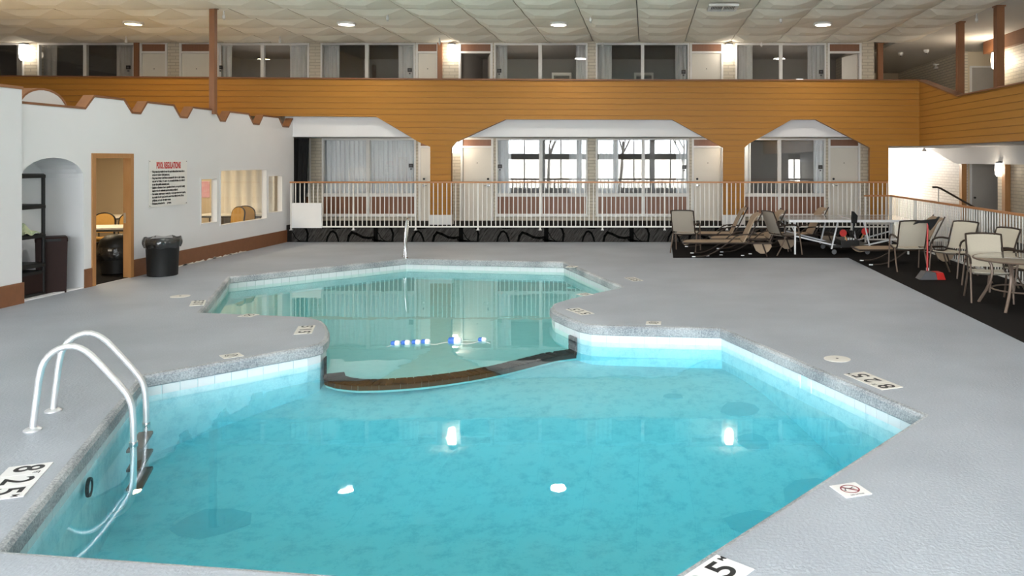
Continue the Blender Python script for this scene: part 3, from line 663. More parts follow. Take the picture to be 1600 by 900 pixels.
# lit sconces
def sconce(x, y, z, lab, rz=0, h=.42, pw=1):
    t = thing('wall_sconce', lab, 'wall lamp', (x,y,z), rz, 'lit wall sconces')
    MB().box(-.05,.05,-.02,.0,-.10,.12).build('back_plate', 'darkmetal', t, smooth=None)
    MB().lathe([(.075,-h/2),(.11,-h/2+.06),(.12,0),(.115,h/2-.05),(.10,h/2)], (0,-.14,0), 16).build('globe', 'lampglow', t)
    MB().lathe([(.06,h/2),(.11,h/2),(.11,h/2+.03),(.03,h/2+.05)], (0,-.14,0), 12).build('cap', 'darkmetal', t)
    l = bpy.data.lights.new('sconce_light', 'POINT'); l.energy = pw; l.color = (1,.86,.66); l.shadow_soft_size = .12
    o = bpy.data.objects.new('sconce_light', l); COL.objects.link(o); o.parent = t; o.location = (0,-.30,0)
    return t
sconce(B(44),YB,4.92,'glowing upstairs sconce at the far left of the balcony')
sconce(B(708),YB,4.92,'glowing upstairs sconce between the two doors over the first amber column')
sconce(B(1138),YB,4.92,'glowing upstairs sconce beside the door over the second amber column')
sconce(B(711.5),YB,2.40,'glowing downstairs sconce beside the first amber column', h=.34, pw=9)
sconce(B(1149),YB,2.40,'downstairs sconce hidden behind the second amber column', h=.34, pw=9)
sconce(9.195,20.72,4.62,'glowing upstairs sconce on the right balcony behind the thick brown post', -PI/2, pw=30)
sconce(9.195,20.5,1.80,'glowing downstairs sconce between the two brown posts behind the right railing', -PI/2, h=.34, pw=5)
# glowing shades added in place of bright reflections in the upstairs glass
for px, l in ((432,'added glow for a bright reflection upstairs behind the tall brown post'),(803,'added glow for a bright reflection upstairs left of the hall centre'),(1250,'added glow for a bright reflection in the last upstairs room')):
    t = thing('reflection_glow', l, 'lamp', (B(px)*1.03,22.3,3.73)); MB().lathe([(.19,.30),(.16,.56)], n=14, cap=False).build('glow_shade', 'reflglow', t); MB().lathe([(.09,0),(.09,.02),(.02,.05),(.02,.4)], n=10).build('base', 'darkmetal', t)
    MB().box(B(px)*1.03-.3,B(px)*1.03+.3,22.1,22.5,UF,3.73).build('night_table', 'walnut', None, smooth=None, label='night table under the '+l, category='table')
t0 = None
for px, l in ((879,'left of the hall centre'),(1006,'in the hall centre behind the window post')):
    t = thing('console_table', 'pale wooden console table in the upstairs room '+l, 'table', (B(px)*1.12,24.0,UF))
    MB().box(-.29,.29,-.2,.2,1.62,1.70).build('top', 'cream', t, smooth=None)
    for s in (-1,1): MB().box(s*.26-.03,s*.26+.03,-.2,.2,0,1.62).build('leg', 'cream', t, smooth=None)

# ------------------------------------------------------------------ balcony fascia with arches and columns (plank by plank)
YF = 20.2
def F(px): return (px-1010)/61.88
def tilt(x): return max(0, -x-2.5)*.0072         # the balcony edge rises slightly to the left
A = 2.40; T = 4.055; AR = 3.07
out_ = [(-19.4,T),(F(1437),T),(F(1437),A),(F(1388),A),(F(1388),.66),(F(1359),.66),(F(1359),2.36),(F(1275),AR),(F(1237),AR),(F(1170),2.46),(F(1163),2.36),(F(1163),.66),(F(1130),.66),(F(1130),2.36),(F(1050),AR),(F(790),AR),
        (F(712),2.50),(F(705),2.36),(F(705),.66),(F(672.5),.66),(F(672.5),2.38),(F(655),2.50),(F(588),AR+.04),(-19.4,AR+.04)]
fb = sroot('wall_balcony_back')
def clip(poly, zlo, zhi):
    """slice a polygon between two heights, may give several pieces"""
    b = bmesh.new(); vs = [b.verts.new((p[0],0,p[1])) for p in poly]
    tr = tessellate_polygon([[Vector((p[0],p[1],0)) for p in poly]])
    for t_ in tr:
        try: b.faces.new([vs[i] for i in t_])
        except ValueError: pass
    for co, no in (((0,0,zlo),(0,0,-1)),((0,0,zhi),(0,0,1))):
        bmesh.ops.bisect_plane(b, geom=b.verts[:]+b.edges[:]+b.faces[:], plane_co=co, plane_no=no, clear_outer=True)
    bmesh.ops.dissolve_limit(b, angle_limit=.01, verts=b.verts[:], edges=b.edges[:])
    return b
def planks(poly, z0, z1, step, root, place, thick=.018, gap=.011, m='fascia'):
    z = z0
    while z < z1-.01:
        b = clip(poly, z+gap/2, min(z1, z+step)-gap/2)
        if b.faces:
            r_ = bmesh.ops.extrude_face_region(b, geom=b.faces[:]); jj = random.uniform(0,.003)
            for v in r_['geom']:
                if isinstance(v, bmesh.types.BMVert): v.co.y = -(thick+jj)
            bmesh.ops.recalc_face_normals(b, faces=b.faces)
            me = bpy.data.meshes.new('plank'); 
            for v in b.verts: v.co = place(v.co)
            b.to_mesh(me); me.materials.append(M[m]); put('plank', me, root)
        b.free(); z += step
planks(out_, .66, T, .1455, fb, lambda c: (c.x, YF+c.y, c.z+tilt(c.x)*(1 if c.z>2.6 else 0)))
b2 = MB(); b2.prism(out_, [], lambda u,v,t: (u,t,v+(tilt(u) if v>2.6 else 0)), YF, YF+.14); b2.build('backing', 'fascia_dark', fb, smooth=None)
capf = MB()
for i in range(20):
    x0, x1 = -19.4+(F(1437)+19.4)*i/20, -19.4+(F(1437)+19.4)*(i+1)/20
    capf.beam((x0,YF+.05,T+.012+tilt(x0)),(x1,YF+.05,T+.012+tilt(x1)),.24,.03)
capf.build('cap_rail', 'brown', fb, smooth=None)
m_ = MB()
for a, b in ((672.5,705),(1130,1163),(1359,1388)): m_.box(F(a)-.02,F(b)+.02,YF-.03,YF+.2,LF,.665)
m_.build('column_base', 'frame', fb, smooth=None)
# right balcony: parapet steps down from the corner
fr = sroot('wall_balcony_right'); XF = F(1437)
outr = [(20.2,A),(20.2,T),(17.62,3.45),(-4.3,3.45),(-4.3,A)]
planks(outr, A, T, .1455, fr, lambda c: (XF+c.y, c.x, c.z))
MB().prism(outr, [], yz, XF, XF+.14).build('backing', 'fascia_dark', fr, smooth=None)
m_ = MB(); m_.beam((XF+.05,20.2,T+.012),(XF+.05,17.62,3.462),.24,.03); m_.beam((XF+.05,17.64,3.462),(XF+.05,-4.2,3.462),.24,.03); m_.build('cap_rail', 'brown', fr, smooth=None)
mb = MB(); mb.box(XF+.15,XR,-4.3,23.4,A,2.52); struct(mb.build('floor_balcony_right', 'soffit', smooth=None))
mb = MB(); mb.box(6.2,XR,20.4,30,2.45,2.52); struct(mb.build('floor_balcony_corner', 'soffit', smooth=None))
# posts
for (x,y,z0,z1,wd,l) in ((-9.0,16.62,3.0,CZ,.11,'slim tall brown post rising from the scalloped wall to the ceiling'),(7.2,18.36,2.5,CZ,.145,'brown post standing behind the low point of the right parapet'),
                      (7.25,16.45,2.5,CZ,.16,'thick brown post nearest the camera on the right balcony'),(6.35,21.75,2.52,CZ,.14,'short brown post beyond the end of the upstairs rooms')):
    t = thing('support_post', l, 'post', (x,y,z0)); MB().box(-wd/2,wd/2,-wd/2,wd/2,0,z1-z0-.03).build('shaft', 'postbrown', t, smooth=None); MB().box(-wd/2-.02,wd/2+.02,-wd/2-.02,wd/2+.02,z1-z0-.03,z1-z0).build('top_plate', 'postbrown', t, smooth=None)
for px, l in ((219,'beside the cream upstairs door at the left'),(692,'between two upstairs doors near the sconce'),):
    x = B(px-4); t = thing('support_post', 'flat brown post '+l, 'post', (x,YB-.02,UF)); MB().box(-.06,.06,-.06,.02,0,CZ-UF-.02).build('shaft', 'postbrown', t, smooth=None)

# ------------------------------------------------------------------ right side corridor
mb = MB(); mb.box(9.2,9.4,23.4,30,-.5,2.45); struct(mb.build('wall_right_lower', 'brickw', smooth=None))
mb = MB(); mb.box(9.2,9.4,23.4,30,2.52,CZ+.1); struct(mb.build('wall_right_upper', 'brickc2', smooth=None))
mb = MB(); mb.box(9.2,9.4,-4.3,20.95,-.5,A); struct(mb.build('wall_right_lower_near', 'brickc', smooth=None))
mb = MB(); mb.box(9.2,9.4,-4.3,20.95,2.52,CZ+.1); struct(mb.build('wall_right_upper_near', 'brickc', smooth=None))
mb = MB(); mb.box(9.4,XR,23.4,23.6,-.5,CZ+.1); struct(mb.build('wall_right_recess', 'beige', smooth=None))
mb = MB(); mb.box(6.2,9.2,29.2,29.4,-.5,CZ+.1); struct(mb.build('wall_corridor_end', 'beige', smooth=None))
mb = MB(); mb.box(B(1366)-.2,B(1366),21.7,30,0,CZ+.1); struct(mb.build('wall_corridor_left', 'brickc', smooth=None))
mb = MB(); mb.box(9.05,9.19,-4.3,21.5,4.89,CZ); struct(mb.build('trim_3', 'brown', smooth=None))
mb = MB(); mb.prism([(25.6,A),(-4.3,A),(-4.3,1.94),(23.45,1.94)], [], yz, 9.08, 9.19); struct(mb.build('trim_4', 'white', smooth=None))
for (x,y,l) in ((9.12,23.05,'brown corridor post beyond the right railing, left one'),(9.12,20.28,'brown corridor post beyond the right railing, right one')):
    t = thing('corridor_post', l, 'post', (x,y,.01)); MB().box(-.07,.07,-.09,.09,0,1.93).build('shaft', 'oak', t, smooth=None); MB().box(-.09,.09,-.11,.11,0,.12).build('foot_block', 'oak', t, smooth=None)
for j, (z0, zt) in enumerate(((.0,2.0),(2.52,4.75))):
    dr = sroot('door_%d' % (11+j), (9.45,23.4,z0)); MB().prism(rect(0,.95,0,zt-z0+.05), [rect(.06,.89,.001,zt-z0)], xz, -.04, .0).build('door_frame', 'frame', dr, smooth=None)
    lf = MB().box(.065,.885,-.02,.0,.01,zt-z0-.005).build('door_leaf', 'roomlow', dr, smooth=None); MB().lathe([(.03,0),(.03,-.05),(.02,-.06)], (.14,-.02,.95), 10, 'y').build('door_handle', 'darkmetal', lf)
dr = sroot('door_13', (6.4,29.2,2.52)); MB().prism(rect(0,1.9,0,2.25), [rect(.14,1.76,.001,2.1)], xz, -.05, .0).build('door_frame', 'brown', dr, smooth=None); MB().box(.15,1.75,-.02,0,.01,2.09).build('door_leaf', 'cream', dr, smooth=None)
# unseen lamp put in for the unknown source that brightens the white brick
t = thing('added_corridor_lamp', 'unseen lamp added under the balcony to brighten the white brick wall', 'ceiling lamp', (8.15,28.4,2.44))
MB().lathe([(.12,0),(.15,-.03),(.12,-.09),(.02,-.12)], n=16).build('globe', 'lampglow', t)
l = bpy.data.lights.new('corridor_fill_light', 'POINT'); l.energy = 150; l.color = (1,.95,.88); l.shadow_soft_size = .15; o = bpy.data.objects.new('corridor_fill_light', l); COL.objects.link(o); o.location = (8.15,28.4,2.1)
for (x,y,z,l) in ((8.3,23.9,2.38,'small white spotlight under the soffit by the bright brick wall'),(9.125,25.2,5.0,'twin emergency light high on the upstairs brick wall')):
    t = thing('spot_fixture', l, 'spotlight', (x,y,z)); MB().lathe([(.03,.06),(.03,.0),(.06,-.02),(.07,-.07)], n=12).build('head', 'frame', t); MB().box(-.09,.09,-.04,.04,.05,.075).build('mount', 'frame', t, smooth=None)
t = thing('stair_handrail', 'dark sloping stair handrail in front of the bright white brick wall', 'handrail', (8.0,22.0,0))
MB().tube([(-.12,.05,1.30),(0,0,1.30),(.06,-.1,1.27),(.62,-1.0,.80)], .028, 8).build('rail', 'chairframe', t)
for p in ((.02,-.03,1.27),(.58,-.95,.82)): MB().tube([(p[0],p[1],0.01),(p[0],p[1],p[2])], .015, 6).build('post', 'rail', t)

# ------------------------------------------------------------------ railings
def railing(name, lab, p0, p1, z0, ztop, step, posts):
    p0, p1 = Vector((*p0,0)), Vector((*p1,0)); d = (p1-p0); L = d.length; d.normalize(); rz = math.atan2(d.y,d.x)
    t = thing(name, lab, 'railing', (p0.x,p0.y,z0), rz); h = ztop-z0
    MB().beam((-.03,0,h-.02),(L+.03,0,h-.02),.05,.04).build('top_rail', 'railcap', t, smooth=None)
    MB().beam((-.02,0,.085),(L+.02,0,.085),.035,.035).build('bottom_rail', 'rail', t, smooth=None)
    bm_ = MB(); bm_.box(-.0095,.0095,-.0095,.0095,.085,h-.035); me = bm_.mesh('baluster', 'rail', None)
    pm_ = MB(); pm_.box(-.017,.017,-.017,.017,.0,h-.035); pm_.box(-.035,.035,-.035,.035,0,.012); pme = pm_.mesh('post', 'rail', None)
    m = round(L/step)
    for i in range(m+1):
        x = L*i/m
        if i % posts == 0: put('post', pme, t, (x,0,0))
        else: put('baluster', me, t, (x,0,0))
    return t
railing('walkway_railing', 'long white railing with a thin brown top rail along the raised back walkway', (-8.86,19.955), (6.0,19.955), .30, 1.515, .1105, 14)
railing('deck_railing', 'white railing with a brown top rail running along the right side of the carpet', (6.05,19.8), (6.05,8.5), .0, 1.185, .112, 16)
railing('end_railing', 'short white railing section with a brown top rail behind the table tennis table', (5.42,19.8), (6.02,19.8), .0, 1.185, .10, 6)
t = thing('white_panel', 'white board fixed in front of the left end of the walkway railing', 'panel', (-8.45,19.91,.36)); MB().box(-.37,.37,-.015,.012,0,.62).build('board', 'paper', t, smooth=None)
m_ = MB(); [m_.box(s*.33-.015,s*.33+.015,.01,.05,.1,.5) for s in (-1,1)]; m_.build('bracket', 'frame', t, smooth=None)

# ------------------------------------------------------------------ left wall with scalloped top, niche, doorway, windows
XW = -9.0
zl, zh = 2.862, 3.075
top = [(11.44,zl),(12.83,zl)]
mer = [(13.04,13.77),(14.42,15.22),(15.87,16.67),(17.28,18.09),(18.78,19.57)]
for (a, b) in mer: top += [(a,zh),(b,zh),(b+.22,zl)] + ([(mer[mer.index((a,b))+1][0]-.19, zl)] if (a,b) != mer[-1] else [])
top += [(20.12,zl),(20.33,zh),(20.42,zh)]
outer = [(11.44,0)]+top+[(20.42,0)]
def arc(y0,y1,zs,zc,n=14): return [(y0+(y1-y0)*(1-math.cos(PI*i/n))/2, zs+(zc-zs)*math.sin(PI*i/n)) for i in range(n+1)]
niche = [(11.5,.02)]+[(11.5,1.74)]+arc(11.5,12.80,1.76,2.085)[1:-1]+[(12.80,1.76),(12.80,.02)]
DY0, DY1, DZ = 13.03, 13.95, 2.10
dhole = rect(DY0,DY1,.002,DZ)
w1, w2, w3 = (16.14,16.78,.73,1.685), (16.88,18.97,.645,1.85), (19.02,19.78,.76,1.69)
mb = MB(); mb.prism(outer, [niche, dhole]+[rect(*q) for q in (w1,w2,w3)], yz, XW, XW-.10)
struct(mb.build('wall_left', 'white', smooth=None))
capo = []
for i, p in enumerate(top):
    a = Vector(top[max(i-1,0)]); b = Vector(p); c = Vector(top[min(i+1,len(top)-1)])
    d1 = (b-a).normalized() if (b-a).length else (c-b).normalized(); d2 = (c-b).normalized() if (c-b).length else d1
    nn = Vector((-d1.y,d1.x))+Vector((-d2.y,d2.x)); nn = nn/max(nn.length_squared/2,.5); capo.append((b.x+nn.x*.035, b.y+nn.y*.035))
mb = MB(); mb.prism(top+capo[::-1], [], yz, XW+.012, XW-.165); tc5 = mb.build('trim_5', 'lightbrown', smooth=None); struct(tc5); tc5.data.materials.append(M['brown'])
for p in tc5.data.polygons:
    if p.normal.x > .9: p.material_index = 1  # lit slopes and darker front faces of the cap are set by colour
# near proud wall
mb = MB(); mb.box(XW-.3,-8.93,-4.3,11.44,0,3.06); struct(mb.build('wall_left_near', 'white', smooth=None))
mb = MB(); mb.box(XW-.32,-8.915,-4.3,11.45,3.06,3.10); struct(mb.build('trim_6', 'lightbrown', smooth=None))
# arched merlon standing farther back
lun = arc(12.35,13.35,2.85,3.17); mb = MB(); mb.prism([(12.35,2.5)]+lun+[(13.35,2.5)], [], yz, -9.68, -9.75); mb.prism(lun+[(y+(.035*(1 if y>12.85 else -1)*abs(y-12.85)*2),z+.035) for y,z in lun][::-1], [], yz, -9.66, -9.98); 
lr = sroot('wall_arched_top'); MB().prism([(12.35,2.5)]+lun+[(13.35,2.5)], [], yz, -9.68, -9.75).build('arch_face', 'white', lr, smooth=None)
MB().prism(lun+[(12.85+(y-12.85)*1.07, 2.85+(z-2.85)*1.1) for y,z in lun][::-1], [], yz, -9.67, -9.98).build('arch_cap', 'lightbrown', lr, smooth=None)
# niche box
mb = MB(); mb.box(-9.75,-9.65,11.3,12.95,0,2.3); mb.box(-9.65,XW-.10,12.80,12.9,0,2.3); mb.box(-9.65,XW-.10,11.3,11.45,0,2.3); mb.box(-9.65,XW-.10,11.4,12.9,2.12,2.2); struct(mb.build('wall_niche', 'white', smooth=None))
mb = MB(); av = arc(11.5,12.80,1.76,2.085)
for (a, b) in zip(av, av[1:]): mb.add([(XW-.09,a[0],a[1]),(XW-.09,b[0],b[1]),(-9.65,b[0],b[1]),(-9.65,a[0],a[1]),(XW-.09,a[0],a[1]+.03),(XW-.09,b[0],b[1]+.03),(-9.65,b[0],b[1]+.03),(-9.65,a[0],a[1]+.03)], [(0,1,2,3),(4,7,6,5),(0,3,7,4),(1,5,6,2)])
struct(mb.build('trim_7', 'white'))
# brown skirting
mb = MB(); mb.box(XW,XW+.02,13.97,20.42,0,.30); mb.box(XW,XW+.02,12.80,13.01,0,.30); struct(mb.build('baseboard_left', 'brown', smooth=None))
mb = MB(); mb.box(-8.93,-8.91,-4.3,11.46,0,.30); struct(mb.build('baseboard_left_near', 'brown', smooth=None))
mb = MB(); random.seed(3)
for i in range(9):
    y = 14.9+i*.34+random.uniform(-.1,.1); pl = [(y,.0),(y+.12,.0),(y+.4,.0),(y+.36,.015+random.uniform(0,.02)),(y+.2,.02),(y+.1,.02+random.uniform(0,.025)),(y+.04,.02)]
    mb.prism(pl, [], yz, XW+.021, XW+.019)
struct(mb.build('trim_8', 'cream', smooth=None))
# door frame
dr = sroot('door_14', (XW,DY0,0)); w_ = DY1-DY0
m_ = MB(); m_.prism([(-.06,0),(-.06,DZ+.06),(w_+.06,DZ+.06),(w_+.06,0),(w_-.02,0),(w_-.02,DZ-.02),(.02,DZ-.02),(.02,0)], [], yz, .025, .0); m_.build('casing', 'oak', dr, smooth=None)
m_ = MB(); m_.box(-.11,.0,-.001,.02,0,DZ); m_.box(-.11,.0,w_-.02,w_+.001,0,DZ); m_.box(-.11,.0,.02,w_-.02,DZ-.02,DZ); m_.build('jamb', 'oak', dr, smooth=None)
MB().box(-.10,-.06,w_-.03,w_-.018,.95,1.13).build('strike_plate', 'steel', dr, smooth=None)
# three fixed windows
for i, q in enumerate((w1,w2,w3)):
    wr = sroot('window_%d' % (13+i)); f = .028
    m_ = MB(); m_.prism(rect(*q), [rect(q[0]+f,q[1]-f,q[2]+f,q[3]-f)], yz, XW+.008, XW-.11); m_.build('window_frame', 'white', wr, smooth=None)
    MB().add([(XW-.08,q[0]+f,q[2]+f),(XW-.08,q[1]-f,q[2]+f),(XW-.08,q[1]-f,q[3]-f),(XW-.08,q[0]+f,q[3]-f)], [(0,1,2,3)]).build('pane', 'clear', wr, smooth=None)
# ------------------------------------------------------------------ party room behind the left wall
mb = MB(); mb.box(-14.1,-14.0,12.9,20.0,0,2.62); mb.box(-14,XW-.16,19.85,19.95,0,2.62); mb.box(-14,-9.75,12.85,12.95,0,2.62); struct(mb.build('wall_party_room', 'beige', smooth=None))
mb = MB(); mb.box(-14.1,XW-.155,12.9,20.0,2.62,2.70); struct(mb.build('ceiling_party_room', 'beige', smooth=None))
mb = MB(); mb.box(-14,XW-.02,12.95,19.85,.001,.006); cr_ = mb.build('floor_party_room', 'carpet', smooth=None); struct(cr_)
for (x,y) in ((-11.0,15.2),(-11.0,18.0)):
    t = thing('fluorescent_fixture', 'lit strip light on the ceiling of the room behind the left wall', 'ceiling lamp', (x,y,2.55), group='strip lights in the side room'); MB().box(-.1,.1,-.6,.6,.03,.07).build('housing', 'frame', t, smooth=None); MB().tube([(0,-.58,.015),(0,.58,.015)], .02, 8).build('tube', 'tube', t)
    area_light('fluorescent_light', (x,y,2.52), (0,0,0), .2, 1.2, 26, (1,.80,.52))
def banquet_chair():
    t = thing('banquet_chair', '', 'chair')
    MB().bbox(-.21,.21,-.22,.20,.40,.47,.03).build('seat', 'gold', t)
    pl = [(-.20,.55)]+[(-.20*math.cos(a), .78+.16*math.sin(a)) for a in [PI*i/12 for i in range(13)]]+[(.20,.55)]
    MB().prism(pl, [], lambda u,v,s: (u, .20+s+(v-.5)*.16, v), -.02, .025).build('backrest', 'gold', t)
    MB().tube([(p[0]*1.05, .20+(p[1]-.5)*.16, p[1]+(.01 if p[1]>.7 else 0)) for p in [(-.205,.40)]+pl+[(.205,.40)]], .014, 6).build('back_frame', 'darkmetal', t)
    for sx in (-1,1):
        MB().tube([(sx*.19,-.19,0),(sx*.19,-.19,.40)], .012, 6).build('leg', 'darkmetal', t); MB().tube([(sx*.19,.26,0),(sx*.19,.19,.42)], .012, 6).build('leg', 'darkmetal', t)
    return t
def fold_table(L, W, lab, loc, rz):
    t = thing('folding_table', lab, 'table', loc, rz); MB().bbox(-L/2,L/2,-W/2,W/2,.70,.745,.012).build('tabletop', 'tablewhite', t)
    MB().box(-L/2+.03,L/2-.03,-W/2+.02,W/2-.02,.66,.70).build('apron', 'grey', t, smooth=None)
    for sx in (-1,1):
        for sy in (-1,1): MB().tube([(sx*(L/2-.25),sy*(W/2-.08),0),(sx*(L/2-.25),sy*(W/2-.08),.68)], .014, 6).build('leg', 'darkmetal', t)
        MB().tube([(sx*(L/2-.25),-W/2+.08,.15),(sx*(L/2-.25),W/2-.08,.15)], .011, 6).build('stretcher', 'darkmetal', t)
    return t
fold_table(1.8,.76,'white folding table just inside the doorway', (-11.0,15.65,.006), .2)
fold_table(1.5,.6,'white table behind the large side-room window', (-9.98,19.42,.006), 0)
fold_table(1.8,.76,'white table at the far end of the side room', (-12.6,18.2,.006), PI/2)
c0 = banquet_chair(); c0['label'] = 'gold banquet chair behind the table seen through the doorway, left one'; c0['group'] = 'gold banquet chairs'; c0.location = (-11.15,16.28,.006); c0.rotation_euler = (0,0,.2)
for (x,y,r,l) in ((-10.65,16.38,.25,'gold banquet chair behind the table seen through the doorway, right one'),(-11.0,14.8,PI+.1,'gold banquet chair in front of the doorway table, half hidden by the black bin'),
                  (-9.52,17.15,PI*.9,'gold banquet chair in the small left window, nearer the glass'),(-9.95,17.55,PI*.9,'gold banquet chair in the small left window, behind another'),(-9.62,18.45,-.4,'gold banquet chair at the left of the large side-room window'),(-9.42,18.8,.5,'gold banquet chair in the middle of the large side-room window')):
    dup(c0, (x,y,.006), r, l)
t = thing('black_bin', 'black domed bin with a shiny black liner just inside the doorway', 'bin', (-9.56,14.42,.006))
MB().lathe([(.20,0),(.23,.02),(.25,.42),(.26,.46)], n=20).build('body', 'black', t); MB().lathe([(.265,.26),(.29,.33),(.28,.47),(.265,.50)], n=26, cap=False).build('liner', 'bag', t)
MB().lathe([(.27,.47),(.275,.51),(.24,.62),(.15,.69),(.03,.71)], n=20).build('dome_lid', 'black', t); MB().box(-.02,.1,-.278,-.270,.43,.46).build('label_sticker', 'paper', t, smooth=None)
sc = thing('sheer_curtain', 'sheer cream curtain along the back of the side room, behind the window glass', 'curtain', (-10.0,19.78,.2)); MB().sheet(lambda u,v: (-.6+1.4*u, .04*math.sin(34*u), 2.3*v), 60, 2).build('drape', 'tablewhite', sc, smooth=80)
t = thing('pink_poster', 'pink and red poster seen through the small left side-room window', 'poster', (-10.93,19.838,1.12)); MB().box(-.10,.10,-.004,.004,0,.40).build('sheet', 'pink', t, smooth=None); MB().box(-.11,.11,-.006,.006,.40,.41).build('top_strip', 'paper', t, smooth=None)

# ------------------------------------------------------------------ pool rules sign
t = thing('pool_rules_sign', 'cream pool regulations sign with a red heading on the left wall', 'sign', (XW+.012,15.055,1.62)); SW, SH = 1.20, .86
MB().bbox(-.006,.0,-SW/2,SW/2,-SH/2,SH/2,.001).build('board', 'sign', t, smooth=None)
R_ = (PI/2,0,PI/2)
text('POOL REGULATIONS', t, 'redink', .165, (.002,.0,SH/2-.105), R_, width=.76, bold=.007)
lines = ['No person is permitted to use the pool without first having taken a', 'warm water shower (bath) using soap.', 'No person having an infectious communicable disease, skin eruption,', 'cut, sore or lesion, eye, nose, ear, or mouth infection, is permitted', 'to use this public swimming pool.',
         'Spitting or blowing of nose, spouting of water, or any other bodily', 'discharge in the swimming pool is strictly prohibited.', 'No running, boisterous or rough play, except supervised water sports,', 'is permitted in the pool, on the pool decks, diving boards, floats,', 'platforms, or in the dressing rooms.', 'Maximum patron load is        persons.']
wd = [1.02,.53,1.02,1.02,.52,1.03,.80,1.05,.99,.57,.58]
for i, (l_, w_) in enumerate(zip(lines, wd)):
    text(l_, t, 'ink', .052, (.002,-SW/2+.095,SH/2-.215-.0585*i), R_, align='LEFT', width=w_, bold=.0028)
    if i in (0,2,5,7,10): text('\u2022', t, 'ink', .06, (.002,-SW/2+.06,SH/2-.215-.0585*i), R_)
m_ = MB()
for sy in (-1,1):
    for sz in (-1,1): m_.lathe([(.009,0),(.009,.004)], (0,sy*(SW/2-.025),sz*(SH/2-.025)), 8, 'x')
m_.build('screws', 'grey', t)

# ------------------------------------------------------------------ things by the left wall
t = thing('plastic_shelf', 'black plastic shelving unit standing in the arched niche', 'shelf', (-9.30,11.80,0))
sx0,sx1,sy0,sy1 = -.22,.20,-.36,.34
for z in (.02,.46,.90,1.34,1.80):
    b_ = MB().bbox(sx0,sx1,sy0,sy1,z-.02,z+.045,.02).build('shelf_board', 'black', t)
for x in (sx0+.03,sx1-.03):
    for y in (sy0+.03,sy1-.03): MB().lathe([(.030,0),(.025,.06),(.025,1.78),(.028,1.8)], (x,y,0), 12).build('upright', 'black', t)
t = thing('paper_bag', 'crumpled green and cream bag on the middle shelf of the black shelving', 'bag', (-9.22,11.85,.947))
MB().sheet(lambda u,v: ((v-.5)*.25, -.14+.28*u, .02+.13*math.sin(PI*u)*math.sin(PI*min(1,v*1.2))+.02*math.sin(9*u+7*v)), 12, 8, (0,0,-.018)).build('wrapper', 'greenbag', t, smooth=20)
MB().box(-.05,.05,.16,.28,0,.012).build('flap', 'paper', t, smooth=None)
t = thing('tall_bin', 'tall dark brown square bin standing beside the black shelving', 'bin', (-9.24,12.42,0), math.radians(38))
MB().prism([(-.185,0),(.185,0),(.20,.80),(-.20,.80)], [], lambda u,v,s: (u,s*(.185+.015*v/.8)/.185,v), -.185, .185).build('body', 'darkbin', t, smooth=20)
MB().bbox(-.205,.205,-.205,.205,.79,.86,.02).build('lid', 'darkbin', t)
MB().box(-.12,.12,-.209,-.203,.80,.84).build('flap', 'black', t, smooth=None)
t = thing('storage_box', 'dark brown box on the lowest shelf of the black shelving', 'box', (-9.28,11.80,.072))
MB().bbox(-.17,.17,-.28,.28,0,.30,.01).build('body', 'darkbin', t); MB().bbox(-.175,.175,-.285,.285,.27,.32,.01).build('lid', 'black', t)
t = thing('waste_bin', 'black waste bin with a clear liner folded over its rim, against the left wall', 'bin', (-8.60,14.22,0))
MB().lathe([(.225,0),(.24,.01),(.265,.60),(.275,.62),(.265,.64),(.252,.62),(.225,.04)], n=28, cap=False).add([(math.cos(a)*.225,math.sin(a)*.225,.012) for a in [2*PI*i/20 for i in range(20)]], [tuple(range(20))]).build('body', 'black', t)
random.seed(5)
def liner(u, v):
    a = 2*PI*u; r = .278+.010*math.sin(9*a)+.008*math.sin(23*a+2)+(.03*math.sin(PI*v)); z = .50+.18*v+.012*math.sin(7*a+v*3)
    return (r*math.cos(a), r*math.sin(a), z)
MB().sheet(liner, 64, 6).build('liner', 'clearbag', t, smooth=60)
# grab rail at the far side of the pool
t = thing('grab_rail', 'upright steel grab rail at the far edge of the pool', 'handrail', (-5.13,17.0,0))
MB().tube([(-.02,.0,0),(-.005,.02,.45),(.02,.03,.72),(.045,.02,.80),(.07,-.02,.78),(.085,-.1,.60),(.10,-.28,.28),(.11,-.30,.05),(.11,-.30,.0)], .024, 10).build('tube', 'steel', t)
for (x,y) in ((-.02,0),(.11,-.30)): MB().lathe([(.05,0),(.05,.012),(.03,.022)], (x,y,0), 14).build('flange', 'steel', t)

# ------------------------------------------------------------------ pool ladder
d_in = Vector((.926,.377)); al = Vector((-.377,.926))
t = thing('pool_ladder', 'steel pool ladder with two arched handrails on the left edge', 'ladder', (-4.65,6.06,0), math.atan2(.377,.926))
prf = [(0,0),(.02,.2),(.047,.445),(.085,.54),(.15,.602),(.24,.625),(.32,.590),(.39,.520),(.596,.24),(.635,.155),(.652,.06),(.655,-.2),(.655,-.55),(.63,-.66),(.56,-.72),(.50,-.73)]
def smooth(pts, it=2):
    for _ in range(it):
        q = [pts[0]]
        for a, b in zip(pts, pts[1:]): q += [tuple(a[i]*.75+b[i]*.25 for i in range(len(a))), tuple(a[i]*.25+b[i]*.75 for i in range(len(a)))]
        q.append(pts[-1]); pts = q
    return pts
ps = smooth(prf, 1)
for s in (0,.5):
    r_ = MB().tube([(u,s,z) for u,z in ps], .024, 12).build('handrail', 'ladder', t)
    MB().lathe([(.06,0),(.06,.01),(.045,.022),(.026,.026)], (0,s,0), 20).build('flange', 'ladder', r_); MB().lathe([(.028,-.02),(.030,-.01),(.030,.01),(.028,.02)], (.655,s,WATER_Z+.01), 12).build('joint_collar', 'steel', r_)
for z in (-.25,-.40,-.55): MB().bbox(.60,.71,.02,.48,z-.012,z+.012,.006).build('tread', 'tread', t)

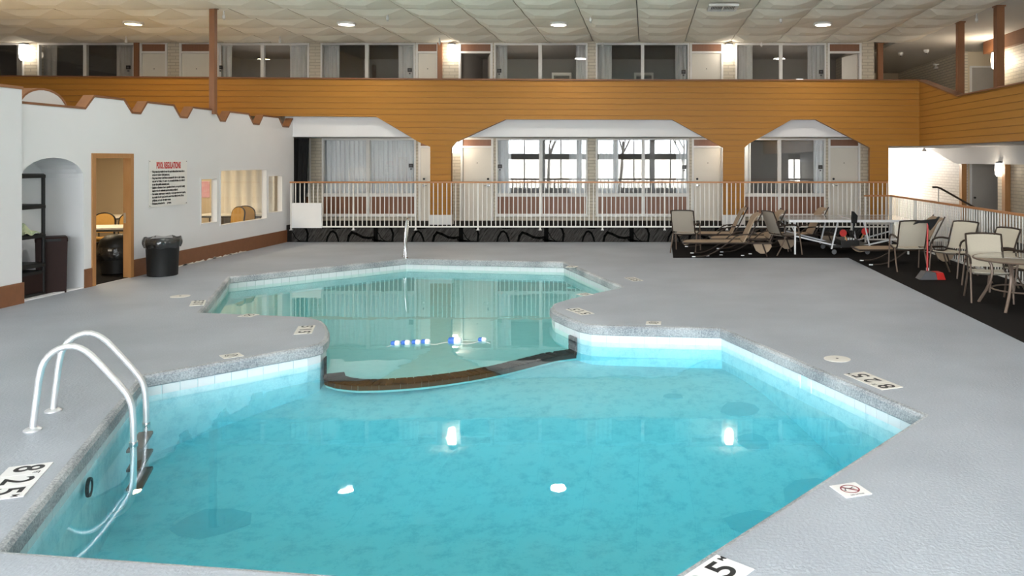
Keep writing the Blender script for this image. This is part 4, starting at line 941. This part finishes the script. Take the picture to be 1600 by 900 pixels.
# ------------------------------------------------------------------ lane rope with floats
t = thing('lane_rope', 'floating rope with blue and white floats crossing the narrow part of the pool', 'rope', (-3.07,9.78,WATER_Z))
fl = [(.0,0,1),(.115,.03,1),(.235,.06,1),(.345,.085,1),(.69,.14,1.5),(1.02,.2,.9)]
MB().tube(smooth([(-.10,-.03,-.03),(0,0,0),(.345,.085,0),(.45,.10,-.035),(.55,.12,-.01),(.69,.14,.0),(.80,.16,-.04),(.92,.19,-.03),(1.02,.2,0),(1.12,.21,-.04)],1), .006, 6).build('rope', 'rope', t)
for (x,y,s) in fl:
    f_ = MB().lathe([(.012,-.055*s),(.026*s,-.045*s),(.030*s,-.005*s),(.030*s,0)], (x,y,.012), 12, 'x').build('float', 'blue', t); MB().lathe([(.030*s,0),(.034*s,.01*s),(.033*s,.035*s),(.022*s,.055*s),(.006,.062*s)], (x,y,.012), 12, 'x').build('white_half', 'floatw', f_)

# ------------------------------------------------------------------ deck markers
def depth_marker(lab, c, up, chars, cell=.20, m='markerw'):
    """row of square tiles; 'up' points from the reader towards the pool"""
    u = Vector(up).normalized(); rz = math.atan2(u.y,u.x)-PI/2; n_ = len(chars)
    t = thing('depth_marker', lab, 'depth marker', (c[0],c[1],.0), rz, 'pool depth markers on the deck')
    for i, (ch, sup) in enumerate(chars):
        x = (i-(n_-1)/2)*cell; tl = MB().bbox(x-cell/2+.002,x+cell/2-.002,-cell*.62,cell*.62,-.001,.005,.001).build('tile', m, t, smooth=None)
        text(ch, tl, 'ink', cell*1.18, (x-(.02 if sup else 0),0,.0056), (0,0,0), width=cell*.55 if ch != '1' else cell*.2, bold=.003)
        if sup: text(sup, tl, 'ink', cell*.27, (x+cell*.38,cell*.36,.0056), (0,0,0), width=cell*.2, bold=.001)
    return t
E = [('8','FT'),('2',None),('5','M')]
depth_marker('white depth marker reading 8 FT 2 5 M beside the ladder', (-4.02,5.10), (.926,.377), E, .20)
depth_marker('cream depth marker reading 8 FT 2 5 M beside the round lid, right deck', (2.10,7.43), (-.93,-.37), E, .19, 'marker')
depth_marker('white depth marker cut by the bottom picture edge, ending in 5 M', (.275,3.865), (-.76,.64), E, .185)
E5 = [('5','FT'),('1',None),('5','M')]
depth_marker('cream depth marker on the tip of the left peninsula', (-4.12,9.65), (.95,.3), E5, .16, 'marker')
depth_marker('cream depth marker on the rounded right tip opposite the peninsula', (-.90,10.82), (-.85,-.52), E5, .16, 'marker')
E3 = [('3','FT'),('1','M')]
depth_marker('cream depth marker by the far left pool corner, next to a round lid', (-6.42,11.45), (.9,.43), E5[:1]+E3, .15, 'marker')
depth_marker('cream depth marker on the deck beside the far right side of the pool', (-.22,13.75), (-.92,-.37), E5[:1]+E3, .15, 'marker')
def nodive(lab, c, rz, s=.19, m='marker', ink='ink'):
    t = thing('no_diving_tile', lab, 'marker tile', (c[0],c[1],0), rz, 'square no-diving tiles on the deck')
    MB().bbox(-s/2,s/2,-s/2,s/2,-.001,.005,.001).build('tile', m, t, smooth=None); R = s*.33
    m_ = MB(); nseg = 28
    for i in range(nseg):
        a, b = 2*PI*i/nseg, 2*PI*(i+1)/nseg; m_.add([(r*math.cos(q),r*math.sin(q)+s*.05,.0056) for r,q in ((R*.84,a),(R,a),(R,b),(R*.84,b))], [(0,1,2,3)])
    q = R*.62; w2_ = R*.09; m_.add([(-q-w2_,q-w2_+s*.05,.0056),(-q+w2_,q+w2_+s*.05,.0056),(q+w2_,-q+w2_+s*.05,.0056),(q-w2_,-q-w2_+s*.05,.0056)], [(0,1,2,3)])
    m_.build('prohibition_ring', ink, t, smooth=None)
    m_ = MB()
    for a, b, wd_ in (((-.45,.25),(.15,.1),.16),((.15,.1),(.55,.35),.1),((.15,.1),(.5,-.05),.1),((-.45,.25),(-.6,-.3),.08)):
        A_, B_ = Vector(a)*R, Vector(b)*R; d_ = (B_-A_).normalized(); nn_ = Vector((-d_.y,d_.x))*wd_*R/2; m_.add([(p.x,p.y+s*.05,.0058) for p in (A_-nn_,B_-nn_,B_+nn_,A_+nn_)], [(0,1,2,3)])
    m_.lathe([(.12*R,.0),(.12*R,.0002)], (-.62*R,.0,.0056), 10); m_.build('diver_figure', 'ink', t, smooth=None)
    text('NO DIVING', t, 'ink', s*.09, (0,-s*.40,.0056), (0,0,0), width=s*.5)
nodive('white no-diving tile with a red ring on the right deck near the pool', (1.268,4.965), -.60+PI/2+2.5+PI, .185, 'markerw', 'darkred')
nodive('cream no-diving tile on the near side of the left peninsula', (-4.34,8.37), .74, .19)
nodive('cream no-diving tile on the far side of the left peninsula', (-5.24,10.54), -.16, .19)
nodive('cream no-diving tile at the straight edge right of the rounded tip', (.09,10.05), -.06, .19)
nodive('cream no-diving tile on the far side of the rounded right tip', (-.94,12.2), .75, .19)
nodive('cream no-diving tile behind the far right corner of the pool', (-1.43,15.35), -.3, .19)
for (x,y,l) in ((1.965,8.24,'round cream skimmer lid on the right deck above a depth marker'),(-7.01,12.03,'round cream skimmer lid on the left deck near the far pool corner')):
    t = thing('deck_skimmer', l, 'lid', (x,y,0), group='round skimmer lids'); MB().lathe([(.135,0),(.135,.004),(.12,.006)], n=28).build('disc', 'marker', t); MB().lathe([(.014,.006),(.014,.010)], n=10).build('finger_hole', 'grey', t)

# ------------------------------------------------------------------ patio furniture
def sling_chair(fabric, lab):
    """faces -Y; seat height .42, curved side frames that turn into armrests"""
    t = thing('sling_chair', lab, 'chair', group='sling patio chairs')
    MB().sheet(lambda u,v: (-.235+.47*u, -.25+.46*v, .43-.035*math.sin(PI*v)-.01*math.sin(PI*u)+(.015 if v<.01 else 0)), 6, 8, (0,0,-.012)).build('seat', fabric, t, smooth=50)
    MB().sheet(lambda u,v: (-.235+.47*u, .22+.17*v+.02*math.sin(PI*v)+.02*math.sin(PI*u), .46+.45*v+(.02*math.sin(PI*u) if v>.8 else 0)), 6, 8, (0,-.012,0)).build('backrest', fabric, t, smooth=50)
    for s in (-1,1):
        x = s*.25
        MB().tube(smooth([(x,-.27,.425),(x,-.1,.40),(x,.14,.41),(x,.22,.46),(x,.30,.72),(x,.40,.93)],1), .014, 8).build('side_frame', 'chairframe', t)
        MB().tube(smooth([(x*1.12,-.30,0),(x*1.12,-.25,.35),(x*1.12,-.20,.60),(x*1.12,-.12,.645)],1), .014, 8).build('leg', 'tubefr', t)
        MB().tube(smooth([(x*1.12,.33,0),(x*1.10,.20,.2),(x*1.06,.10,.41)],1), .014, 8).build('leg', 'tubefr', t)
        MB().tube(smooth([(x*1.12,-.22,.55),(x*1.12,-.17,.64),(x*1.12,.05,.655),(x*1.08,.27,.62)],1), .018, 8).build('armrest', 'chairframe', t)
    MB().tube([(-.28,.02,.39),(.28,.02,.39)], .012, 6).build('crossbar', 'chairframe', t)
    MB().tube(smooth([(-.25,.40,.925),(-.15,.405,.94),(.15,.405,.94),(.25,.40,.925)],1), .014, 8).build('top_bar', 'chairframe', t)
    return t
ch0 = sling_chair('sling_grey', 'taupe sling chair at the left corner of the dark carpet, seen from behind'); ch0.location = (.88,17.9,.008); ch0.rotation_euler = (0,0,PI-.25)
dup(ch0, (2.98,17.42,.008), PI/2+.38, 'taupe sling chair turned sideways beside the left end of the table tennis table')
chl = sling_chair('sling_light', 'oat sling chair facing away, at the right end of the table tennis table'); chl.location = (4.87,14.9,.008); chl.rotation_euler = (0,0,PI-.05)
dup(chl, (5.42,14.15,.008), -.95, 'oat sling chair angled towards the pool in front of the right railing')
dup(chl, (4.98,11.65,.008), -.22, 'oat sling chair pushed up behind the patio table, nearest the pool')
dup(chl, (5.52,12.88,.008), -PI/2+.35, 'oat sling chair by the railing behind the patio table')
dup(chl, (5.64,12.12,.008), -PI/2+.2, 'oat sling chair cut off by the picture edge, behind the patio table')

def lounger(lab):
    """foot at -X, backrest raised at +X"""
    t = thing('sun_lounger', lab, 'sun lounger', group='tan sling sun loungers')
    W = .30
    MB().sheet(lambda u,v: (-1.22+1.24*u, -W+2*W*v, .31-.02*math.sin(PI*v)-(.03*(1-u*8) if u<.125 else 0)), 12, 4, (0,0,-.03)).build('seat_sling', 'sling', t, smooth=50)
    MB().sheet(lambda u,v: (.02+.30*u+.10*max(0,u-.82)*4, -W+2*W*v, .31+.64*u-.25*max(0,u-.86)), 14, 4, (.02,0,-.02)).build('backrest', 'sling', t, smooth=50)
    m_ = MB()
    for s in (-1,1): m_.tube([(-1.24,s*(W+.02),.29),(.62,s*(W+.02),.29)], .018, 8)
    for x in (-1.24,.62): m_.tube([(x,-W-.02,.29),(x,W+.02,.29)], .018, 8)
    m_.build('frame', 'chairframe', t)
    for s in (-1,1):
        MB().tube(smooth([(-1.02,s*(W+.03),.012),(-.78,s*(W+.03),.02),(-.55,s*(W+.03),.12),(-.30,s*(W+.03),.30),(-.12,s*(W+.03),.46),(.12,s*(W+.03),.48)],1), .014, 8).build('leg', 'chairframe', t)
        MB().tube([(.42,s*(W+.02),.29),(.52,s*(W+.02),.012)], .016, 8).build('leg', 'chairframe', t)
        MB().box(-1.06,-.99,s*(W+.03)-.015,s*(W+.03)+.015,.0,.022).build('foot_cap', 'paper', t, smooth=None)
        MB().tube([(.10,s*(W+.01),.31),(.42,s*(W+.01),.94)], .014, 8).build('back_frame', 'chairframe', t)
    pl = [(.22,.285),(.60,.285),(.62,.22),(.56,.12),(.48,.07),(.38,.07),(.29,.13)]
    MB().prism(pl, [], xz, -W, -W+.03).build('hanging_flap', 'sling', t, smooth=None)
    return t
lg = lounger('tan sun lounger at the very front edge of the dark carpet, foot towards the left'); lg.location = (2.02,17.15,.008)
dup(lg, (2.68,18.05,.008), .03, 'second tan sun lounger behind the front one')
dup(lg, (1.98,19.1,.008), -.04, 'tan sun lounger against the walkway, its raised back before the amber column')
dup(lg, (3.83,19.0,.008), .03, 'tan sun lounger behind the table tennis table, only its raised back showing')
dup(lg, (5.38,15.85,.008), .0, 'tan sun lounger under the right end of the table tennis table')

# table tennis table
t = thing('table_tennis_table', 'grey table tennis table with white edges and white folding legs', 'table', (4.42,17.85,.008)); HL, HW = 1.37, .76
for s in (-1,1):
    x0, x1 = (-HL,-.035) if s < 0 else (.035,HL)
    tp = MB().box(x0,x1,-HW,HW,.735,.76).build('tabletop', 'tt_top', t, smooth=None)
    m_ = MB()
    for (a,b,c,d_) in ((x0-.006,x1+.006,-HW-.006,-HW),(x0-.006,x1+.006,HW,HW+.006),(x0-.006,x0,-HW,HW),(x1,x1+.006,-HW,HW)): m_.box(a,b,c,d_,.71,.762)
    m_.box(x0,x1,-HW,-HW+.02,.7605,.7612); m_.box(x0,x1,HW-.02,HW,.7605,.7612); m_.box(x0,x1,-.002,.002,.7605,.7612)
    m_.build('white_edge', 'tt_white', tp, smooth=None)
    for sy in (-1,1):
        MB().beam((s*1.22,sy*.62,.012),(s*1.22,sy*.62,.71),.035,.035).build('leg', 'tt_white', t, smooth=None)
        MB().beam((s*.42,sy*.55,.12),(s*.28,sy*.55,.71),.03,.03).build('leg', 'tt_white', t, smooth=None)
        MB().beam((s*1.20,sy*.60,.40),(s*.18,sy*.45,.15),.03,.03).build('brace', 'tt_white', t, smooth=None)
        MB().beam((s*1.33,sy*.60,.70),(s*1.20,sy*.60,.45),.04,.02).build('brace', 'tt_white', t, smooth=None)
        MB().lathe([(.05,-.015),(.055,0),(.05,.015)], (s*.36,sy*.55,.055), 12, 'y').build('caster', 'grey', t)
MB().beam((-.45,0,.17),(.45,0,.17),1.0,.05).build('undercarriage', 'darkmetal', t, smooth=None)
MB().box(-.20,.20,-.50,.30,.195,.30).build('ball_tray', 'darkmetal', t, smooth=None)
for sy in (-1,):
    MB().prism([(-.05,.70),(.04,.70),(.05,.77),(.06,.86),(-.02,.95),(-.05,.95),(-.06,.80)], [], xz, sy*.80-.10, sy*.80).build('net_end', 'blackmatte', t, smooth=None)
    MB().beam((0,sy*.79,.45),(0,sy*.79,.74),.03,.03).build('net_post', 'black', t, smooth=None)
def paddle(lab, loc, rot):
    p = thing('table_tennis_paddle', lab, 'paddle', loc); p.rotation_euler = rot
    MB().lathe([(.075,-.006),(.078,0),(.075,.006)], (0,0,.10), 18, 'y').build('blade', 'red', p); MB().box(-.013,.013,-.012,.012,-.08,.03).build('grip', 'oak', p, smooth=None)
paddle('red table tennis paddle leaning under the table, left of the net', (4.30,17.30,.38), (0,-.45,0)); paddle('red table tennis paddle leaning under the table, right of the net', (4.68,17.30,.42), (0,.5,0))
for i,(x,y) in enumerate(((4.33,17.4),(4.39,17.38),(4.45,17.4),(4.51,17.41),(4.42,17.5),(4.48,17.5))):
    o = MB().lathe([(.02*math.sin(PI*j/6)+.0005,-.02*math.cos(PI*j/6)) for j in range(7)], (0,0,0), 10).build('table_tennis_ball', 'floatw'); o.location = (x,y,.33); tag(o, 'white table tennis ball lying in the tray under the table', 'ball', 'white balls in the tray')
# patio table
t = thing('patio_table', 'round glass-topped patio table at the right picture edge', 'table', (5.22,11.1,.008))
MB().lathe([(.02,.672),(.62,.672),(.635,.678),(.62,.684),(.02,.684)], n=40).build('glass_top', 'glasstop', t); MB().tube([(.64*math.cos(2*PI*i/40),.64*math.sin(2*PI*i/40),.672) for i in range(40)], .014, 6, closed=True).build('rim', 'tubefr', t)
for k2 in range(4):
    a = PI/4+k2*PI/2; c_, s_ = math.cos(a), math.sin(a); MB().tube(smooth([(.61*c_,.61*s_,0),(.46*c_,.46*s_,.25),(.40*c_,.40*s_,.5),(.50*c_,.50*s_,.665)],1), .022, 8).build('leg', 'tubefr', t)
MB().tube([(.40*math.cos(2*PI*i/20),.40*math.sin(2*PI*i/20),.25) for i in range(20)], .012, 6, closed=True).build('stretcher_ring', 'tubefr', t)
# broom and dustpan
t = thing('broom', 'red-handled broom leaning head-up on the chair at the end of the table', 'broom', (4.96,14.1,.008))
MB().tube([(-.01,0,0),(.01,.04,.96)], .016, 8).build('handle', 'red', t); MB().prism([(-.24,.90),(-.18,.965),(.0,.985),(.16,1.0),(.20,1.04),(.22,1.04),(.12,.88),(.05,.80),(.0,.93),(-.15,.93)], [], xz, .01, .07).build('brush_head', 'black', t, smooth=None)
MB().box(-.02,.02,.0,.035,.02,.14).build('grip_sleeve', 'paper', t, smooth=None)
t = thing('dustpan', 'grey lobby dustpan with a red end standing on the carpet by the broom', 'dustpan', (4.86,13.75,.008))
MB().prism([(-.20,0),(.10,0),(.07,.12),(-.10,.13)], [], xz, -.12, .12).build('pan', 'grey', t, smooth=None); MB().prism([(.10,0),(.24,0),(.20,.12),(.08,.12)], [], xz, -.12, .12).build('red_end', 'red', t, smooth=None)
# small debris on the carpet
for (x,y) in ((1.30,17.0),(2.25,17.35),(2.05,17.05),(1.6,17.15)):
    o = MB().bbox(-.035,.035,-.02,.02,0,.018,.006).build('paper_scrap', 'paper'); o.location = (x,y,.008); tag(o, 'tiny white paper scrap on the dark carpet under the loungers', 'scrap', 'paper scraps on the carpet')
